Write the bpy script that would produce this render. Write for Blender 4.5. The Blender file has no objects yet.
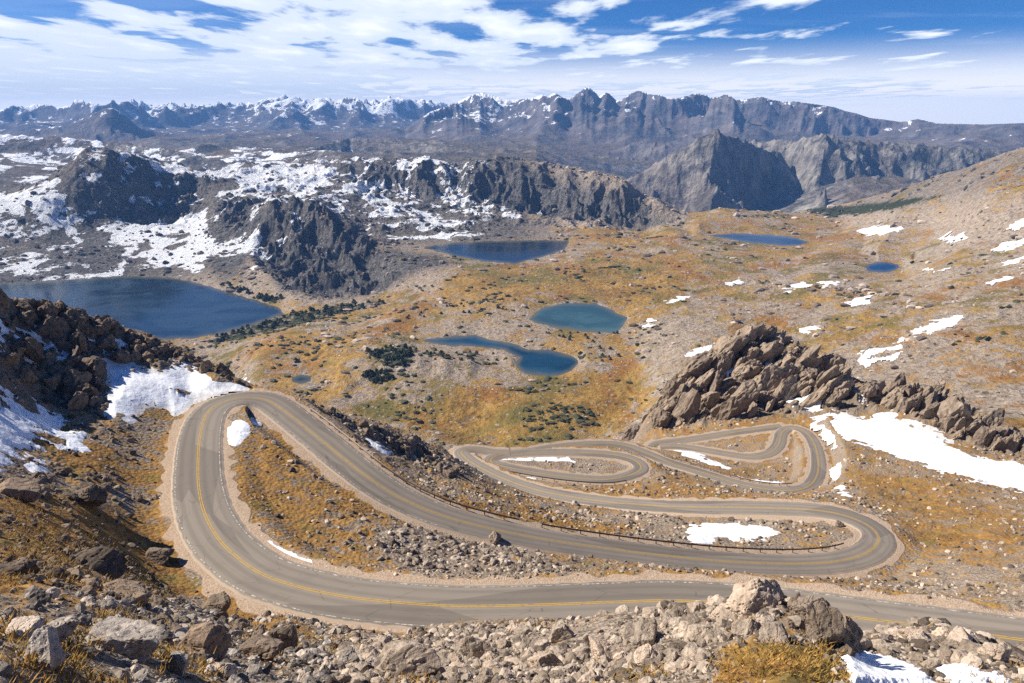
import bpy, bmesh, math, random
import numpy as np
from mathutils import Vector, Matrix, Euler
rng = np.random.default_rng(7)
random.seed(7)
S = bpy.context.scene
COL = S.collection
R = math.radians
F = 682.67                                   # focal length of a 24 mm lens on 36 mm film, in photo units
PITCH = R(18.3)
SP, CP = math.sin(PITCH), math.cos(PITCH)
SUN_EL, SUN_AZ = R(40), R(-77)               # azimuth from +Y towards +X

# ------------------------------------------------------------------ rays
def ray(u, v):
    u = np.asarray(u, float); v = np.asarray(v, float)
    x = (u - 512) / F; yc = -(v - 341.5) / F
    y = CP + yc * SP; z = -SP + yc * CP
    h = np.hypot(x, y)
    return np.arctan2(x, y), z / h           # azimuth, slope
def at_r(u, v, r):
    th, t = ray(u, v)
    return np.array([r * np.sin(th), r * np.cos(th), r * t])
def at_z(u, v, z):
    th, t = ray(u, v)
    return at_r(u, v, z / t)
def dens(pts, step=18):
    """polyline of tuples, densified in its first two columns"""
    out = []
    for a, b in zip(pts[:-1], pts[1:]):
        a = np.array(a, float); b = np.array(b, float)
        n = max(1, int(np.hypot(*(b - a)[:2]) / step))
        for k in range(n): out.append(a + (b - a) * k / n)
    out.append(np.array(pts[-1], float))
    return np.array(out)

# ------------------------------------------------------------------ noise
def _hash(ix, iy, seed):
    h = (ix.astype(np.uint32) * np.uint32(374761393) + iy.astype(np.uint32) * np.uint32(668265263) + np.uint32((seed * 2246822519) & 0xffffffff))
    h = (h ^ (h >> np.uint32(13))) * np.uint32(1274126177)
    return h ^ (h >> np.uint32(16))
_ang = np.arange(256) * (2 * np.pi / 256)
_GX, _GY = np.cos(_ang).astype(np.float32), np.sin(_ang).astype(np.float32)
def perlin(x, y, seed=0):
    fx = np.floor(x); fy = np.floor(y)
    ix = fx.astype(np.int32); iy = fy.astype(np.int32)
    dx = (x - fx).astype(np.float32); dy = (y - fy).astype(np.float32)
    def g(ox, oy):
        k = _hash(ix + ox, iy + oy, seed) & np.uint32(255)
        return _GX[k] * (dx - ox) + _GY[k] * (dy - oy)
    sx = dx * dx * dx * (dx * (dx * 6 - 15) + 10); sy = dy * dy * dy * (dy * (dy * 6 - 15) + 10)
    a = g(0, 0); a += sx * (g(1, 0) - a)
    b = g(0, 1); b += sx * (g(1, 1) - b)
    return (a + sy * (b - a)) * 1.5
def fbm(x, y, wl, octs, seed, gain=.5):
    out = 0; amp = 1; f = 1 / wl; tot = 0
    for o in range(octs):
        out = out + amp * perlin(x * f + 17.3 * o, y * f - 9.1 * o, seed + o); tot += amp
        amp *= gain; f *= 2.03
    return out / tot
def ridged(x, y, wl, octs, seed, gain=.55):
    out = 0; amp = 1; f = 1 / wl; tot = 0; w = 1
    for o in range(octs):
        n = 1 - np.abs(perlin(x * f + 5.7 * o, y * f + 3.3 * o, seed + o)) * 1.6
        n = np.clip(n, 0, 1) ** 2 * w
        w = np.clip(n * 1.6, 0.15, 1)
        out = out + amp * n; tot += amp; amp *= gain; f *= 2.1
    return out / tot
def sstep(a, b, x):
    t = np.clip((x - a) / (b - a), 0, 1)
    return t * t * (3 - 2 * t)

# ------------------------------------------------------------------ polar grid
def segs(*parts):
    out = [parts[0][0]]
    for a, b, n in parts: out += list(np.linspace(a, b, n + 1)[1:])
    return np.array(out)
TH = segs((-80, -44, 40), (-44, 44, 1420), (44, 80, 40)) * math.pi / 180
LR = segs((math.log(2.5), math.log(9), 60), (math.log(9), math.log(60), 380), (math.log(60), math.log(470), 420),
          (math.log(470), math.log(1650), 270), (math.log(1650), math.log(3000), 250), (math.log(3000), math.log(3400), 30), (math.log(3400), math.log(17500), 400))
NC, NR = len(TH), len(LR)
RR = np.exp(LR)
IR1 = int(np.argmin(abs(RR - 470))); IR2 = int(np.argmin(abs(RR - 3400)))
X = (RR[:, None] * np.sin(TH)[None, :]); Y = (RR[:, None] * np.cos(TH)[None, :])
THG = np.broadcast_to(TH[None, :], X.shape); LRG = np.broadcast_to(LR[:, None], X.shape)

# ------------------------------------------------------------------ roads: (u, v, height, width)
MAIN = [(1150, 655, -44.5, 7.2), (1080, 648, -45.3, 7.2), (984, 635, -46.5, 7.2), (857, 618, -48, 7.2), (765, 606, -49, 7.2), (701, 602, -49.5, 7.2), (659, 601, -49.8, 7.2), (575, 604, -50, 7.2),
        (509, 606, -50.2, 7.2), (442, 606, -50.4, 7.2), (359, 599, -50.8, 7.2), (310, 590, -51, 7.2), (267, 577, -51.2, 7.2), (240, 560, -51.5, 7.2), (219, 540, -51.7, 7.2), (205, 515, -52, 7.2),
        (199, 490, -52.2, 7.2), (198, 465, -52.5, 7.2), (200, 437, -52.9, 7.2), (207, 414, -53.3, 7), (221, 403, -53.6, 7), (243, 397.5, -54, 7), (267, 400, -54.6, 7),
        (292, 417, -55.6, 7), (322, 441, -57, 7), (363, 474, -59, 6.8), (400, 498, -61, 6.6), (449, 518, -63, 6.4), (525, 536, -66, 6.2), (609, 549, -69.5, 6), (680, 557.5, -72, 6),
        (740, 562.5, -74, 6), (800, 564, -76, 6), (840, 561, -77, 6), (866, 553.5, -77.6, 6), (879, 541, -78, 6), (873, 529, -78.6, 6), (851, 517.5, -79.4, 6), (818, 510.5, -80.4, 6), (767, 508, -82, 6),
        (691, 507, -84.5, 5.8), (643, 505, -87, 5.6), (592, 500, -90, 5.4), (541, 491, -93, 5.2), (503, 478.5, -96, 5.2), (473, 463.5, -98.5, 5.2), (463, 455.5, -100.2, 5.2), (461, 451.5, -101.2, 5), (467, 449, -102, 5), (479, 449.6, -102.7, 4.8), (492, 452.2, -103.1, 4.8), (510, 452.6, -103.4, 4.8)]
RING = [(490, 461, -102.5, 4.8), (500, 454.5, -103.2, 4.8), (541, 452, -104, 4.8), (592, 453, -104.5, 4.8), (623, 456.5, -104.5, 4.8), (638, 462.5, -104.3, 4.8), (641, 469, -104, 4.8), (628, 475.5, -103.6, 4.8),
        (605, 479.5, -103.2, 4.8), (567, 477, -102.8, 4.8), (529, 471.5, -102.5, 4.8), (500, 465.5, -102.3, 4.8)]
UPPER = [(512, 453, -103.6, 4.6), (530, 450.6, -104.6, 4.6), (548, 447.4, -106.3, 4.6), (572, 444.6, -108.6, 4.6), (600, 443.2, -110, 4.6), (623, 445, -110.5, 4.6), (643, 452, -110.6, 4.8), (665, 461, -110.4, 4.8), (691, 469, -110, 4.8), (716, 477, -109.6, 4.8), (742, 484.5, -109.2, 4.8), (767, 489, -108.8, 4.8),
         (792, 490.5, -108.6, 4.8), (808, 486.5, -109, 4.8), (817, 475, -110, 4.8), (818, 458, -112.5, 4.8), (813, 441, -115.5, 4.8), (804, 431, -117.5, 4.8), (792, 427.5, -118.4, 4.8), (782, 432, -118.6, 4.8), (778, 445, -118, 4.8),
         (767, 454, -118, 4.8), (747, 456.5, -118.3, 4.8), (716, 452, -119, 4.8), (690, 447.5, -119.8, 4.8), (671, 446, -120.4, 4.8), (660, 446.5, -120.8, 4.8)]
BRANCH = [(653, 446.5, -121, 4.6), (658, 443, -121.3, 4.6), (691, 439, -121, 4.6), (729, 433, -120.2, 4.6), (762, 428.6, -119.2, 4.6), (782, 426.2, -118.8, 4.6)]
def spline(ctrl, closed=False, step=0.8):
    P = np.array([list(at_z(c[0], c[1], c[2])) + [c[3]] for c in ctrl])
    n = len(P); out = []
    rngi = range(n if closed else n - 1)
    for i in rngi:
        g = (lambda k: P[k % n]) if closed else (lambda k: P[min(max(k, 0), n - 1)])
        p0, p1, p2, p3 = g(i - 1), g(i), g(i + 1), g(i + 2)
        m = max(2, int(np.linalg.norm(p2[:2] - p1[:2]) / step))
        t = (np.arange(m) / m)[:, None]
        out.append(.5 * ((2 * p1) + (-p0 + p2) * t + (2 * p0 - 5 * p1 + 4 * p2 - p3) * t ** 2 + (-p0 + 3 * p1 - 3 * p2 + p3) * t ** 3))
    if not closed: out.append(P[-1:])
    A = np.concatenate(out)
    for _ in range(6):                       # smooth the path
        if closed: A = (np.roll(A, 1, 0) + 2 * A + np.roll(A, -1, 0)) / 4
        else: A[1:-1] = (A[:-2] + 2 * A[1:-1] + A[2:]) / 4
    return A
def tang(A, closed):
    if closed: d = np.roll(A, -1, 0) - np.roll(A, 1, 0)
    else: d = np.gradient(A, axis=0)
    d = d[:, :2]; d /= np.linalg.norm(d, axis=1)[:, None] + 1e-9
    return np.c_[-d[:, 1], d[:, 0]]          # left-hand normal
ROADS = [('main_road', spline(MAIN), False), ('loop_road', spline(RING, True), True), ('switchback_road', spline(UPPER), False), ('branch_road', spline(BRANCH), False)]

# ------------------------------------------------------------------ lakes (outline in photo units, level)
LAKES = [
 ([(-90, 290), (-40, 285), (0, 283), (60, 280), (120, 276), (165, 277), (190, 281), (215, 288), (255, 300), (280, 308), (284, 314), (262, 322), (225, 333), (190, 339), (140, 340), (60, 330), (0, 318), (-90, 320)], -385, 'broad blue mountain lake at the left under the snowy cliffs'),
 ([(422, 248), (435, 245), (452, 243), (480, 241.5), (515, 240.5), (545, 240), (569, 241), (565, 250), (552, 254), (539, 258), (515, 264), (485, 261.5), (455, 256), (436, 251)], -330, 'dark lake below the long cliff, in the centre of the valley'),
 ([(529, 320), (536, 313), (542, 308), (556, 304.5), (569, 303), (595, 303), (612, 310), (627, 318), (625, 323), (622, 327), (615, 333), (589, 332), (572, 330), (559, 328), (548, 326), (539, 323)], -330, 'grey blue lake with rounded outline above the narrow twin lake'),
 ([(420, 341), (429, 339), (439, 337.5), (458, 336), (475, 335), (485, 338), (492, 340), (515, 344.5), (529, 349), (540, 350), (549, 350), (562, 353), (572, 356), (578, 360), (579, 364), (572, 370.5), (560, 375), (549, 376.5), (535, 375), (525, 373), (516, 366), (520, 358), (505, 351), (489, 348), (470, 346.5), (452, 346), (435, 344)], -335, 'narrow two-part lake with a deep blue round end'),
 ([(707, 235), (734, 233), (771, 234.5), (797, 238), (809, 242.5), (800, 245.5), (784, 246), (751, 243), (735, 240), (721, 238)], -318, 'long dark blue lake on the plateau below the grey mountain'),
 ([(864, 267), (870, 264), (878, 262), (888, 262), (898, 264), (899, 268.5), (893, 271), (884, 272.5), (874, 271.5), (868, 270.5)], -300, 'small deep blue tarn among brown slopes at the right'),
 ([(292, 378), (300, 374.5), (312, 376), (311, 381.5), (300, 384), (293, 382)], -345, 'tiny dark pond near the upper road bend'),
]

# ------------------------------------------------------------------ base relief: scattered control points (azimuth, ln r) -> slope
CT = []
def c_r(pts, dense=True):
    P = dens(pts) if dense and len(pts) > 1 else np.array(pts, float)
    for u, v, r in P:
        th, t = ray(u, v); CT.append((th, math.log(r), t))
def c_z(pts, dense=True):
    P = dens(pts) if dense and len(pts) > 1 else np.array(pts, float)
    for u, v, z in P:
        th, t = ray(u, v)
        CT.append((th, math.log(z / t), t))
def hid(pts):                                # hidden ground: (u, r, z)
    for u, r, z in pts:
        th, _ = ray(u, 380); CT.append((th, math.log(r), z / r))
for r, z in ((2.5, -2.6), (4, -4.6), (6.5, -7.3)):
    for a in np.linspace(-80, 80, 13): CT.append((R(a), math.log(r), z / r))
for a in (-80, -62):
    for r, z in ((10, -8), (30, -14), (80, -20), (150, -30), (300, -120), (600, -330), (1500, -370), (3400, -380)): CT.append((R(a), math.log(r), z / r))
for a in (62, 80):
    for r, z in ((10, -9), (30, -24), (80, -44), (150, -70), (300, -140), (600, -230), (1500, -200), (3400, -150)): CT.append((R(a), math.log(r), z / r))
c_r([(-60, 683, 10), (0, 683, 9.5), (150, 683, 11), (300, 683, 15), (420, 683, 15), (500, 683, 14), (620, 683, 13), (700, 683, 12), (800, 683, 12), (900, 683, 16), (1024, 683, 19)])
c_r([(0, 640, 11.5), (100, 640, 13.5), (180, 650, 16), (250, 660, 18)])
c_r([(0, 580, 22), (60, 580, 24), (110, 585, 30), (160, 610, 36), (200, 625, 38), (260, 640, 40), (300, 650, 40)])
c_r([(0, 520, 54), (60, 525, 70), (110, 535, 79), (160, 560, 78), (205, 597, 71), (245, 618, 64)])
c_r([(0, 470, 93), (60, 475, 102), (120, 490, 97), (165, 520, 92)])
c_r([(0, 420, 116), (60, 430, 121), (120, 445, 117), (165, 455, 112)])
c_r([(0, 370, 131), (60, 380, 141), (105, 400, 135)])
c_r([(140, 395, 139), (180, 398, 136), (190, 385, 148), (235, 387, 139)])
c_r([(0, 330, 150), (40, 335, 154), (80, 350, 152), (110, 362, 151)])
c_r([(115, 372, 148), (150, 368, 152), (190, 370, 152), (240, 382, 142)])
c_r([(-60, 280, 150), (0, 295, 158), (50, 302, 164), (90, 314, 166), (140, 330, 166), (190, 352, 164), (220, 368, 158), (245, 380, 148), (270, 385, 143), (310, 399, 147), (360, 416, 153), (410, 431, 155), (440, 445, 156), (462, 462, 152)])
c_r([(330, 425, 138), (390, 455, 135), (430, 480, 128)])
c_r([(350, 640, 42), (420, 640, 36), (480, 638, 31), (560, 628, 28), (620, 611, 27), (700, 608, 24), (740, 602, 21), (780, 602, 20), (815, 612, 20), (845, 640, 19), (880, 640, 24), (930, 626, 31), (985, 642, 33), (1024, 655, 34)])
c_r([(280, 622, 54), (330, 628, 55), (400, 636, 52)])
c_r([(480, 660, 22), (600, 650, 20), (700, 650, 16)]); c_r([(860, 665, 19), (930, 665, 22)])
hid([(540, 42, -36), (600, 42, -36.5), (660, 40, -36.5), (720, 38, -36), (780, 36, -34), (840, 36, -34), (560, 52, -45), (660, 52, -45), (780, 54, -44), (900, 46, -37), (960, 48, -36)])
for name, A, cl in ROADS:
    for p in A[::7]: CT.append((math.atan2(p[0], p[1]), math.log(math.hypot(p[0], p[1])), p[2] / math.hypot(p[0], p[1])))
c_z([(902, 545, -78.4), (906, 556, -78.2), (892, 572, -77.4)]); c_r([(930, 590, 110), (1000, 600, 102), (1080, 600, 100)]); c_r([(900, 500, 188), (1000, 530, 155), (1024, 580, 116), (1090, 560, 125)])
c_r([(835, 480, 205), (835, 450, 235), (830, 420, 275)])
c_r([(820, 413, 288), (860, 420, 285), (900, 438, 268), (950, 460, 245), (1000, 478, 236), (1060, 495, 228)])
OUTC = [(636, 436, 292), (645, 418, 305), (660, 395, 320), (690, 364, 338), (715, 345, 347), (738, 333, 350), (755, 325, 352), (772, 332, 350), (795, 341, 347), (830, 360, 337), (860, 382, 328), (885, 390, 322), (905, 386, 326), (930, 388, 332), (950, 398, 326), (970, 412, 318), (1000, 432, 310), (1024, 440, 306), (1080, 455, 300)]
c_r(OUTC)
c_r([(650, 438, 270), (690, 420, 285), (730, 400, 300), (770, 395, 305), (820, 395, 306), (870, 405, 300), (930, 430, 285), (1000, 455, 268)])
for u, v, r in dens(OUTC, 40):               # the far side of the outcrop falls away
    th, t = ray(u, v)
    for k, dz in ((1.13, -36), (1.45, -110)): CT.append((th, math.log(r * k), (r * t + dz) / (r * k)))
for u, v, r in dens([(0, 295, 158), (140, 330, 166), (220, 368, 158), (270, 385, 143), (360, 416, 153), (440, 445, 156)], 40):
    th, t = ray(u, v)
    for k, dz in ((1.2, -30), (1.7, -110), (2.6, -200)): CT.append((th, math.log(r * k), (r * t + dz) / (r * k)))
c_r([(485, 448, 200), (520, 446, 206), (560, 445, 214), (600, 441, 228)])
hid([(500, 250, -150), (560, 260, -155), (600, 290, -160), (640, 350, -190), (480, 350, -215), (560, 350, -215), (420, 340, -210), (480, 500, -300), (560, 500, -300), (640, 500, -270), (360, 450, -290), (280, 450, -290), (200, 500, -310), (100, 500, -310), (0, 500, -310)])
hid([(700, 520, -262), (780, 520, -240), (860, 520, -225), (940, 520, -215), (1020, 520, -205)])
# valley
c_z([(480, 440, -350), (540, 430, -352), (600, 420, -345), (640, 405, -330)]); c_z([(330, 392, -345), (400, 420, -350)])
c_z([(420, 395, -345), (500, 395, -346), (580, 395, -342), (640, 380, -325)])
c_z([(340, 372, -330), (380, 350, -322), (420, 362, -322), (470, 368, -328), (400, 380, -335)])
c_z([(250, 345, -360), (330, 330, -350), (400, 325, -338), (470, 310, -325), (520, 300, -322)])
c_z([(660, 320, -312), (700, 340, -300), (680, 370, -300)])
c_z([(630, 280, -322), (560, 285, -322), (500, 290, -330), (440, 300, -345), (380, 312, -362)])
for o, z, l in LAKES:
    c_z([(u, v, z) for u, v in o[::2]], False)
    if o[0][0] > 650:
        oc = np.mean(o, 0)
        for k_ in (1.35, 1.8): c_z([(oc[0] + (u - oc[0]) * k_, oc[1] + (v - oc[1]) * k_, z + 3 * (k_ - 1)) for u, v in o[::2]], False)
c_z([(620, 250, -322), (660, 240, -315), (700, 225, -300), (720, 208, -298)]); c_z([(700, 280, -312), (760, 300, -305), (740, 260, -318), (800, 270, -308)])
c_r([(850, 370, 830), (950, 390, 740), (1024, 405, 690)]); c_r([(780, 330, 1030), (850, 310, 1130), (930, 300, 1130), (1024, 300, 1100)])
c_r([(850, 250, 1790), (930, 245, 1640), (1024, 240, 1540)]); c_r([(900, 215, 2050), (970, 205, 1800), (1024, 190, 1780)])
c_r([(690, 213, 2350), (720, 207, 2450), (760, 211, 2480), (800, 216, 2500), (840, 218, 2480)])
c_r([(800, 212, 2950), (850, 202, 2800), (900, 189, 2600), (950, 172, 2400), (985, 160, 2300), (1024, 146, 2250), (1090, 130, 2200)])
hid([(680, 2900, -480), (740, 3000, -480), (800, 3350, -480), (900, 3300, -420), (1000, 3300, -350), (640, 3000, -480)])
# the long ridge behind the lakes
MIDR = [(-80, 185, 2150), (0, 178, 2250), (40, 172, 2350), (70, 163, 2450), (90, 156.5, 2500), (108, 158, 2520), (140, 162, 2600), (165, 165, 2700), (205, 177, 2600), (235, 167, 2850), (300, 163, 2900), (345, 162, 2750), (400, 164, 2650), (442, 163, 2600), (475, 164.5, 2550), (542, 168.5, 2500), (592, 177, 2420), (626, 190, 2330), (655, 203, 2270), (676, 214, 2230)]
c_r(MIDR)
for u, v, r in dens(MIDR, 45):
    th, t = ray(u, v)
    for k, dz in ((1.12, -25), (1.28, -150)): CT.append((th, math.log(min(r * k, 3350)), (r * t + dz) / min(r * k, 3350)))
c_r([(0, 198, 2190), (0, 228, 2080), (50, 212, 2280), (90, 212, 2380), (120, 215, 2390), (160, 213, 2470), (195, 203, 2520)]); c_r([(0, 240, 2040), (60, 238, 2080), (130, 236, 2120), (180, 232, 2160)]); c_r([(0, 270, 1960), (110, 262, 1980), (190, 262, 1900)])
c_r([(240, 205, 2250), (300, 184, 2600), (360, 180, 2600), (420, 190, 2510), (480, 195, 2440), (540, 201, 2390), (600, 209, 2320), (650, 223, 2230)]); c_r([(400, 205, 2330), (440, 212, 2250), (500, 217, 2200), (560, 222, 2160), (610, 226, 2140)])
c_r([(380, 222, 2080), (430, 228, 2040), (480, 232, 1990), (560, 235, 1980), (620, 232, 2080)])
c_r([(255, 215, 2020), (290, 199, 2010), (310, 200, 1980), (330, 210, 1930), (365, 236, 1840), (400, 250, 1770), (440, 263, 1690), (462, 271, 1640), (490, 268, 1680)])
for u, v, r in dens([(290, 199, 2010), (330, 210, 1930), (365, 236, 1840), (400, 250, 1770), (440, 263, 1690)], 40):
    th, t = ray(u, v); CT.append((th, math.log(r * 1.07), (r * t - 25) / (r * 1.07)))
c_r([(200, 240, 1950), (215, 270, 1780), (240, 285, 1620), (280, 295, 1510), (300, 304, 1440), (350, 302, 1440), (400, 291, 1480), (450, 280, 1560)])
c_r([(262, 243, 1940), (285, 238, 1930), (310, 243, 1880), (340, 258, 1790), (370, 270, 1730)]); c_r([(250, 268, 1740), (300, 270, 1700), (340, 280, 1620)])
CT = np.array(CT)
def rbf_fit(P, scale, c2, lam):
    A = P[:, :2] * scale
    d = np.sqrt(((A[:, None] - A[None]) ** 2).sum(-1) + c2) + np.eye(len(A)) * lam
    Q = np.c_[np.ones(len(A)), A]
    M = np.block([[-d, Q], [Q.T, np.zeros((3, 3))]])
    w = np.linalg.solve(M, np.r_[P[:, 2], np.zeros(3)])
    return A, w
SC = np.array([4.0, 1.3])
def rbf_eval(A, w, c2, th, lr):
    q = np.c_[th * SC[0], lr * SC[1]].astype(np.float32); A = A.astype(np.float32); n = len(A)
    out = np.empty(len(q), np.float32); wf = w[:n].astype(np.float32)
    for i in range(0, len(q), 30000):
        b = q[i:i + 30000]
        d2 = (b * b).sum(1)[:, None] + (A * A).sum(1)[None] - 2 * b @ A.T
        np.maximum(d2, 0, out=d2); d2 += c2
        np.sqrt(d2, out=d2)
        out[i:i + 30000] = -(d2 @ wf) + w[n] + b @ w[n + 1:].astype(np.float32)
    return out
NB = IR2 + 40                                # rows the interpolation covers
A_, w_ = rbf_fit(CT, SC, .0006, -.004)
TB = rbf_eval(A_, w_, .0006, THG[:NB].ravel(), np.minimum(LRG[:NB], math.log(3420)).ravel()).reshape(NB, NC)
Z = np.empty_like(X)
Z[:NB] = TB * RR[:NB, None]

# ------------------------------------------------------------------ far country: ranges of mountains standing on a rolling floor
def crest(pts):
    P = np.array([[*ray(u, v), r] for u, v, r in pts])
    return P[:, 0], P[:, 1] * P[:, 2], np.log(P[:, 2])
FAR = slice(IR2 - 60, NR)
xf, yf, thf, lrf = X[FAR], Y[FAR], THG[FAR], LRG[FAR]
rf = np.exp(lrf)
vfl = np.interp(lrf, np.log([3000, 3800, 4500, 6000, 9000, 13000, 17500]), [-.135, -.10, -.056, -.04, -.026, -.017, -.02])
floor_z = vfl * rf + 150 * (ridged(xf, yf, 2300, 5, 11, .5) - .45) * sstep(3600, 5200, rf) + 26 * fbm(xf, yf, 420, 5, 15)
thr = np.interp(thf, [R(-60), R(2), R(8), R(16), R(26), R(60)], [0, 0, -260, -330, -120, -60])
floor_z = floor_z + thr * sstep(math.log(8000), math.log(5200), lrf)
SHADE = np.zeros_like(xf)
def add_range(pts, wf_, wb_, base, carve, wl, seed, p=1.25, warp=.0, sm=.035):
    global floor_z
    base = base - 160
    th_c, z_c, lr_c = crest(pts)
    wx = fbm(xf, yf, wl * 1.6, 3, seed + 50)
    th_w = thf + warp * wx * np.abs(lrf - np.interp(thf, th_c, lr_c)) * 2.5
    tg_ = np.linspace(th_c[0] - .1, th_c[-1] + .1, 3000); zg = np.interp(tg_, th_c, z_c); kn = max(3, int(sm / (tg_[1] - tg_[0]))); kr = np.hanning(kn * 2 + 1); kr /= kr.sum()
    zsm = np.convolve(np.pad(zg, kn, mode='edge'), kr, 'valid')
    zg2 = z_c if sm < .02 else None
    if sm >= .02: zg = zg + np.exp(np.interp(tg_, th_c, np.log([p[2] for p in pts]))) * (0.0028 * perlin(tg_ * 80, tg_ * 0, seed) + 0.0009 * perlin(tg_ * 230, tg_ * 0, seed + 3))
    zc = np.interp(thf, tg_, zg); zs_ = np.interp(th_w, tg_, zsm); lc = np.interp(thf, th_c, lr_c)
    fade = sstep(th_c[0] - .05, th_c[0], thf) * sstep(th_c[-1] + .05, th_c[-1], thf)
    d = lrf - lc
    s = np.where(d < 0, 1 + d / wf_, 1 - d / wb_)
    s = np.clip(s, 0, 1)
    prof = s ** p
    rd = ridged(xf + wl * .3 * wx, yf, wl, 6, seed, .6)
    near_c = sstep(0, .30, 1 - s); pk = s ** 22
    zz = base + (zs_ - base) * prof + (zc - zs_) * pk - carve * (.95 - rd) * near_c * sstep(0, .25, s)
    zz = zz + carve * .42 * (ridged(xf + wl * .2 * wx, yf, wl * .37, 5, seed + 9, .6) - .45) * sstep(0, .2, s) * sstep(-.02, .15, 1 - s)
    zz = zz + carve * .10 * (ridged(xf, yf, wl * .13, 4, seed + 13) - .45) * sstep(0, .2, s)
    zz = np.where((fade > 0) & (s > .02), floor_z + (zz - floor_z) * fade, -1e4)
    floor_z = np.maximum(floor_z, zz)
def massif(pts, r0, r1, wl, seed, sm, low=.16, pw=1.35):
    global floor_z
    th_c, z_c, lr_c = crest(pts); t_c = z_c / np.exp(lr_c)
    rf2 = np.broadcast_to(rf, xf.shape)
    env = sstep(r0, r0 * 1.28, rf2) * sstep(r1, r1 * .86, rf2)
    wx, wy = fbm(xf, yf, wl, 3, seed + 40), fbm(xf, yf, wl, 3, seed + 45)
    rd = ridged(xf + wl * .35 * wx, yf + wl * .35 * wy, wl, 8, seed, .50)
    h = env * (low + rd ** pw) + 1e-5
    fz_ = floor_z + 30 * env
    tt = np.interp(thf[0], th_c, t_c)
    f = np.where(env > .02, (tt[None] * rf2 - fz_) / h, 1e9).min(0)
    f = np.clip(f, 1, 6000); kn = max(2, int(sm / (TH[NC // 2 + 1] - TH[NC // 2]))); kr = np.hanning(2 * kn + 1); kr /= kr.sum()
    f = np.minimum(np.exp(np.convolve(np.pad(np.log(f), kn, mode='edge'), kr, 'valid')), 1.1 * f)
    fade = sstep(th_c[0] - .04, th_c[0] + .02, thf[0]) * sstep(th_c[-1] + .04, th_c[-1], thf[0])
    floor_z = np.maximum(floor_z, fz_ * (env > 0) + f[None] * h * fade[None] - 1e4 * (env <= 0))
massif([(-90, 112, 14200), (0, 110, 14000), (20, 106, 14000), (45, 103.5, 14000), (60, 108, 14000), (85, 99.5, 14000), (100, 105, 14000), (120, 102, 14000), (133, 98.5, 14000), (150, 106, 14000), (170, 103, 14000), (190, 106, 14000), (215, 104, 14000),
           (235, 102.5, 13800), (250, 104, 13600), (262, 100, 13400), (280, 96.5, 13200), (292, 95.5, 13000), (306, 101, 12800), (322, 96.5, 12600), (335, 101, 12400), (350, 97, 12200), (372, 102, 12000), (390, 96.5, 12000), (410, 99.5, 11800), (430, 101, 11800), (455, 104, 11600), (520, 106, 11500)], 10300, 16200, 2100, 121, .012)
massif([(395, 135, 9000), (430, 112, 9300), (455, 103, 9400), (470, 96, 9400), (482, 92.5, 9400), (489, 94.5, 9400), (500, 98, 9400), (512, 100, 9400), (525, 99, 9300), (535, 97.5, 9300), (542, 94.5, 9300), (549, 96, 9200), (555, 92.5, 9200), (562, 97, 9200), (569, 100, 9200), (578, 93, 9100), (587, 86.5, 9100), (594, 91, 9100), (599, 97, 9000),
           (605, 91.5, 9000), (612, 96, 9000), (619, 103, 9000), (625, 97, 9000), (632, 93, 8900), (639, 90.5, 8900), (646, 94, 8900), (652, 94.5, 8900), (660, 95.5, 8800), (669, 98, 8800), (680, 98, 8800), (690, 95, 8700), (699, 93, 8700), (705, 95.5, 8700), (711, 98, 8700), (718, 97, 8700), (726, 94.5, 8600), (731, 97, 8600), (737, 100, 8600),
           (750, 98.5, 8600), (762, 96.5, 8600), (772, 100, 8600), (784, 102, 8600), (795, 101.5, 8600), (807, 103, 8600), (820, 105, 8600), (834, 107, 8600), (845, 111, 8600), (857, 113.5, 8600), (870, 118, 8700), (884, 119.5, 8800), (901, 122, 8900), (918, 119, 9000), (937, 123.5, 9000), (984, 124.5, 9000), (1024, 123, 9000), (1090, 122, 9000)], 6700, 10800, 2300, 141, .004)
add_range([(40, 128, 9000), (70, 124, 8800), (92, 114, 8600), (104, 108, 8500), (112, 107, 8500), (122, 113, 8500), (138, 127, 8500), (155, 130, 8600)], .16, .2, -180, 160, 900, 31, 1.0, .4, .015)
add_range([(625, 100, 9000), (632, 94, 8900), (639, 90.5, 8900), (646, 94, 8900), (652, 95, 8900), (660, 98, 8800), (669, 101, 8800), (680, 99, 8800), (690, 95.5, 8700), (699, 92.5, 8700), (705, 96, 8700), (711, 100, 8700), (718, 98, 8700), (726, 94, 8600), (732, 98, 8600), (738, 102, 8600), (750, 100, 8600), (762, 96, 8600), (770, 101, 8600), (784, 102.5, 8600), (792, 101, 8600), (800, 104, 8600), (807, 103, 8600),
           (816, 106.5, 8600), (826, 105, 8600), (836, 109, 8600), (846, 110.5, 8600), (857, 115, 8600), (870, 118.5, 8700), (884, 120.5, 8800), (901, 122.5, 8900), (925, 124, 8900)], .22, .15, -420, 430, 950, 43, 1.15, .8, .03)
add_range([(560, 172, 6600), (590, 160, 6600), (612, 150, 6700), (640, 140, 6700), (672, 143, 6500), (690, 150, 6400)], .22, .2, -450, 260, 900, 46, 1.0, .5)
add_range([(590, 196, 4300), (622, 181, 4250), (652, 165, 4300), (675, 150, 4300), (690, 141, 4300), (703, 133, 4300), (715, 128.5, 4300), (728, 133, 4350), (742, 139, 4400), (760, 146, 4600), (775, 150, 4800)], .26, .3, -560, 300, 760, 51, 1.0, .8, .012)
add_range([(735, 142, 5400), (760, 139, 5300), (790, 140, 5200), (812, 136, 4900), (826, 134.5, 4800), (845, 138, 4900), (870, 141, 5000), (900, 141.5, 5100), (950, 145, 5200), (990, 150, 5300), (1060, 158, 5300)], .34, .3, -560, 320, 820, 57, 1.0, .8, .015)
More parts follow.
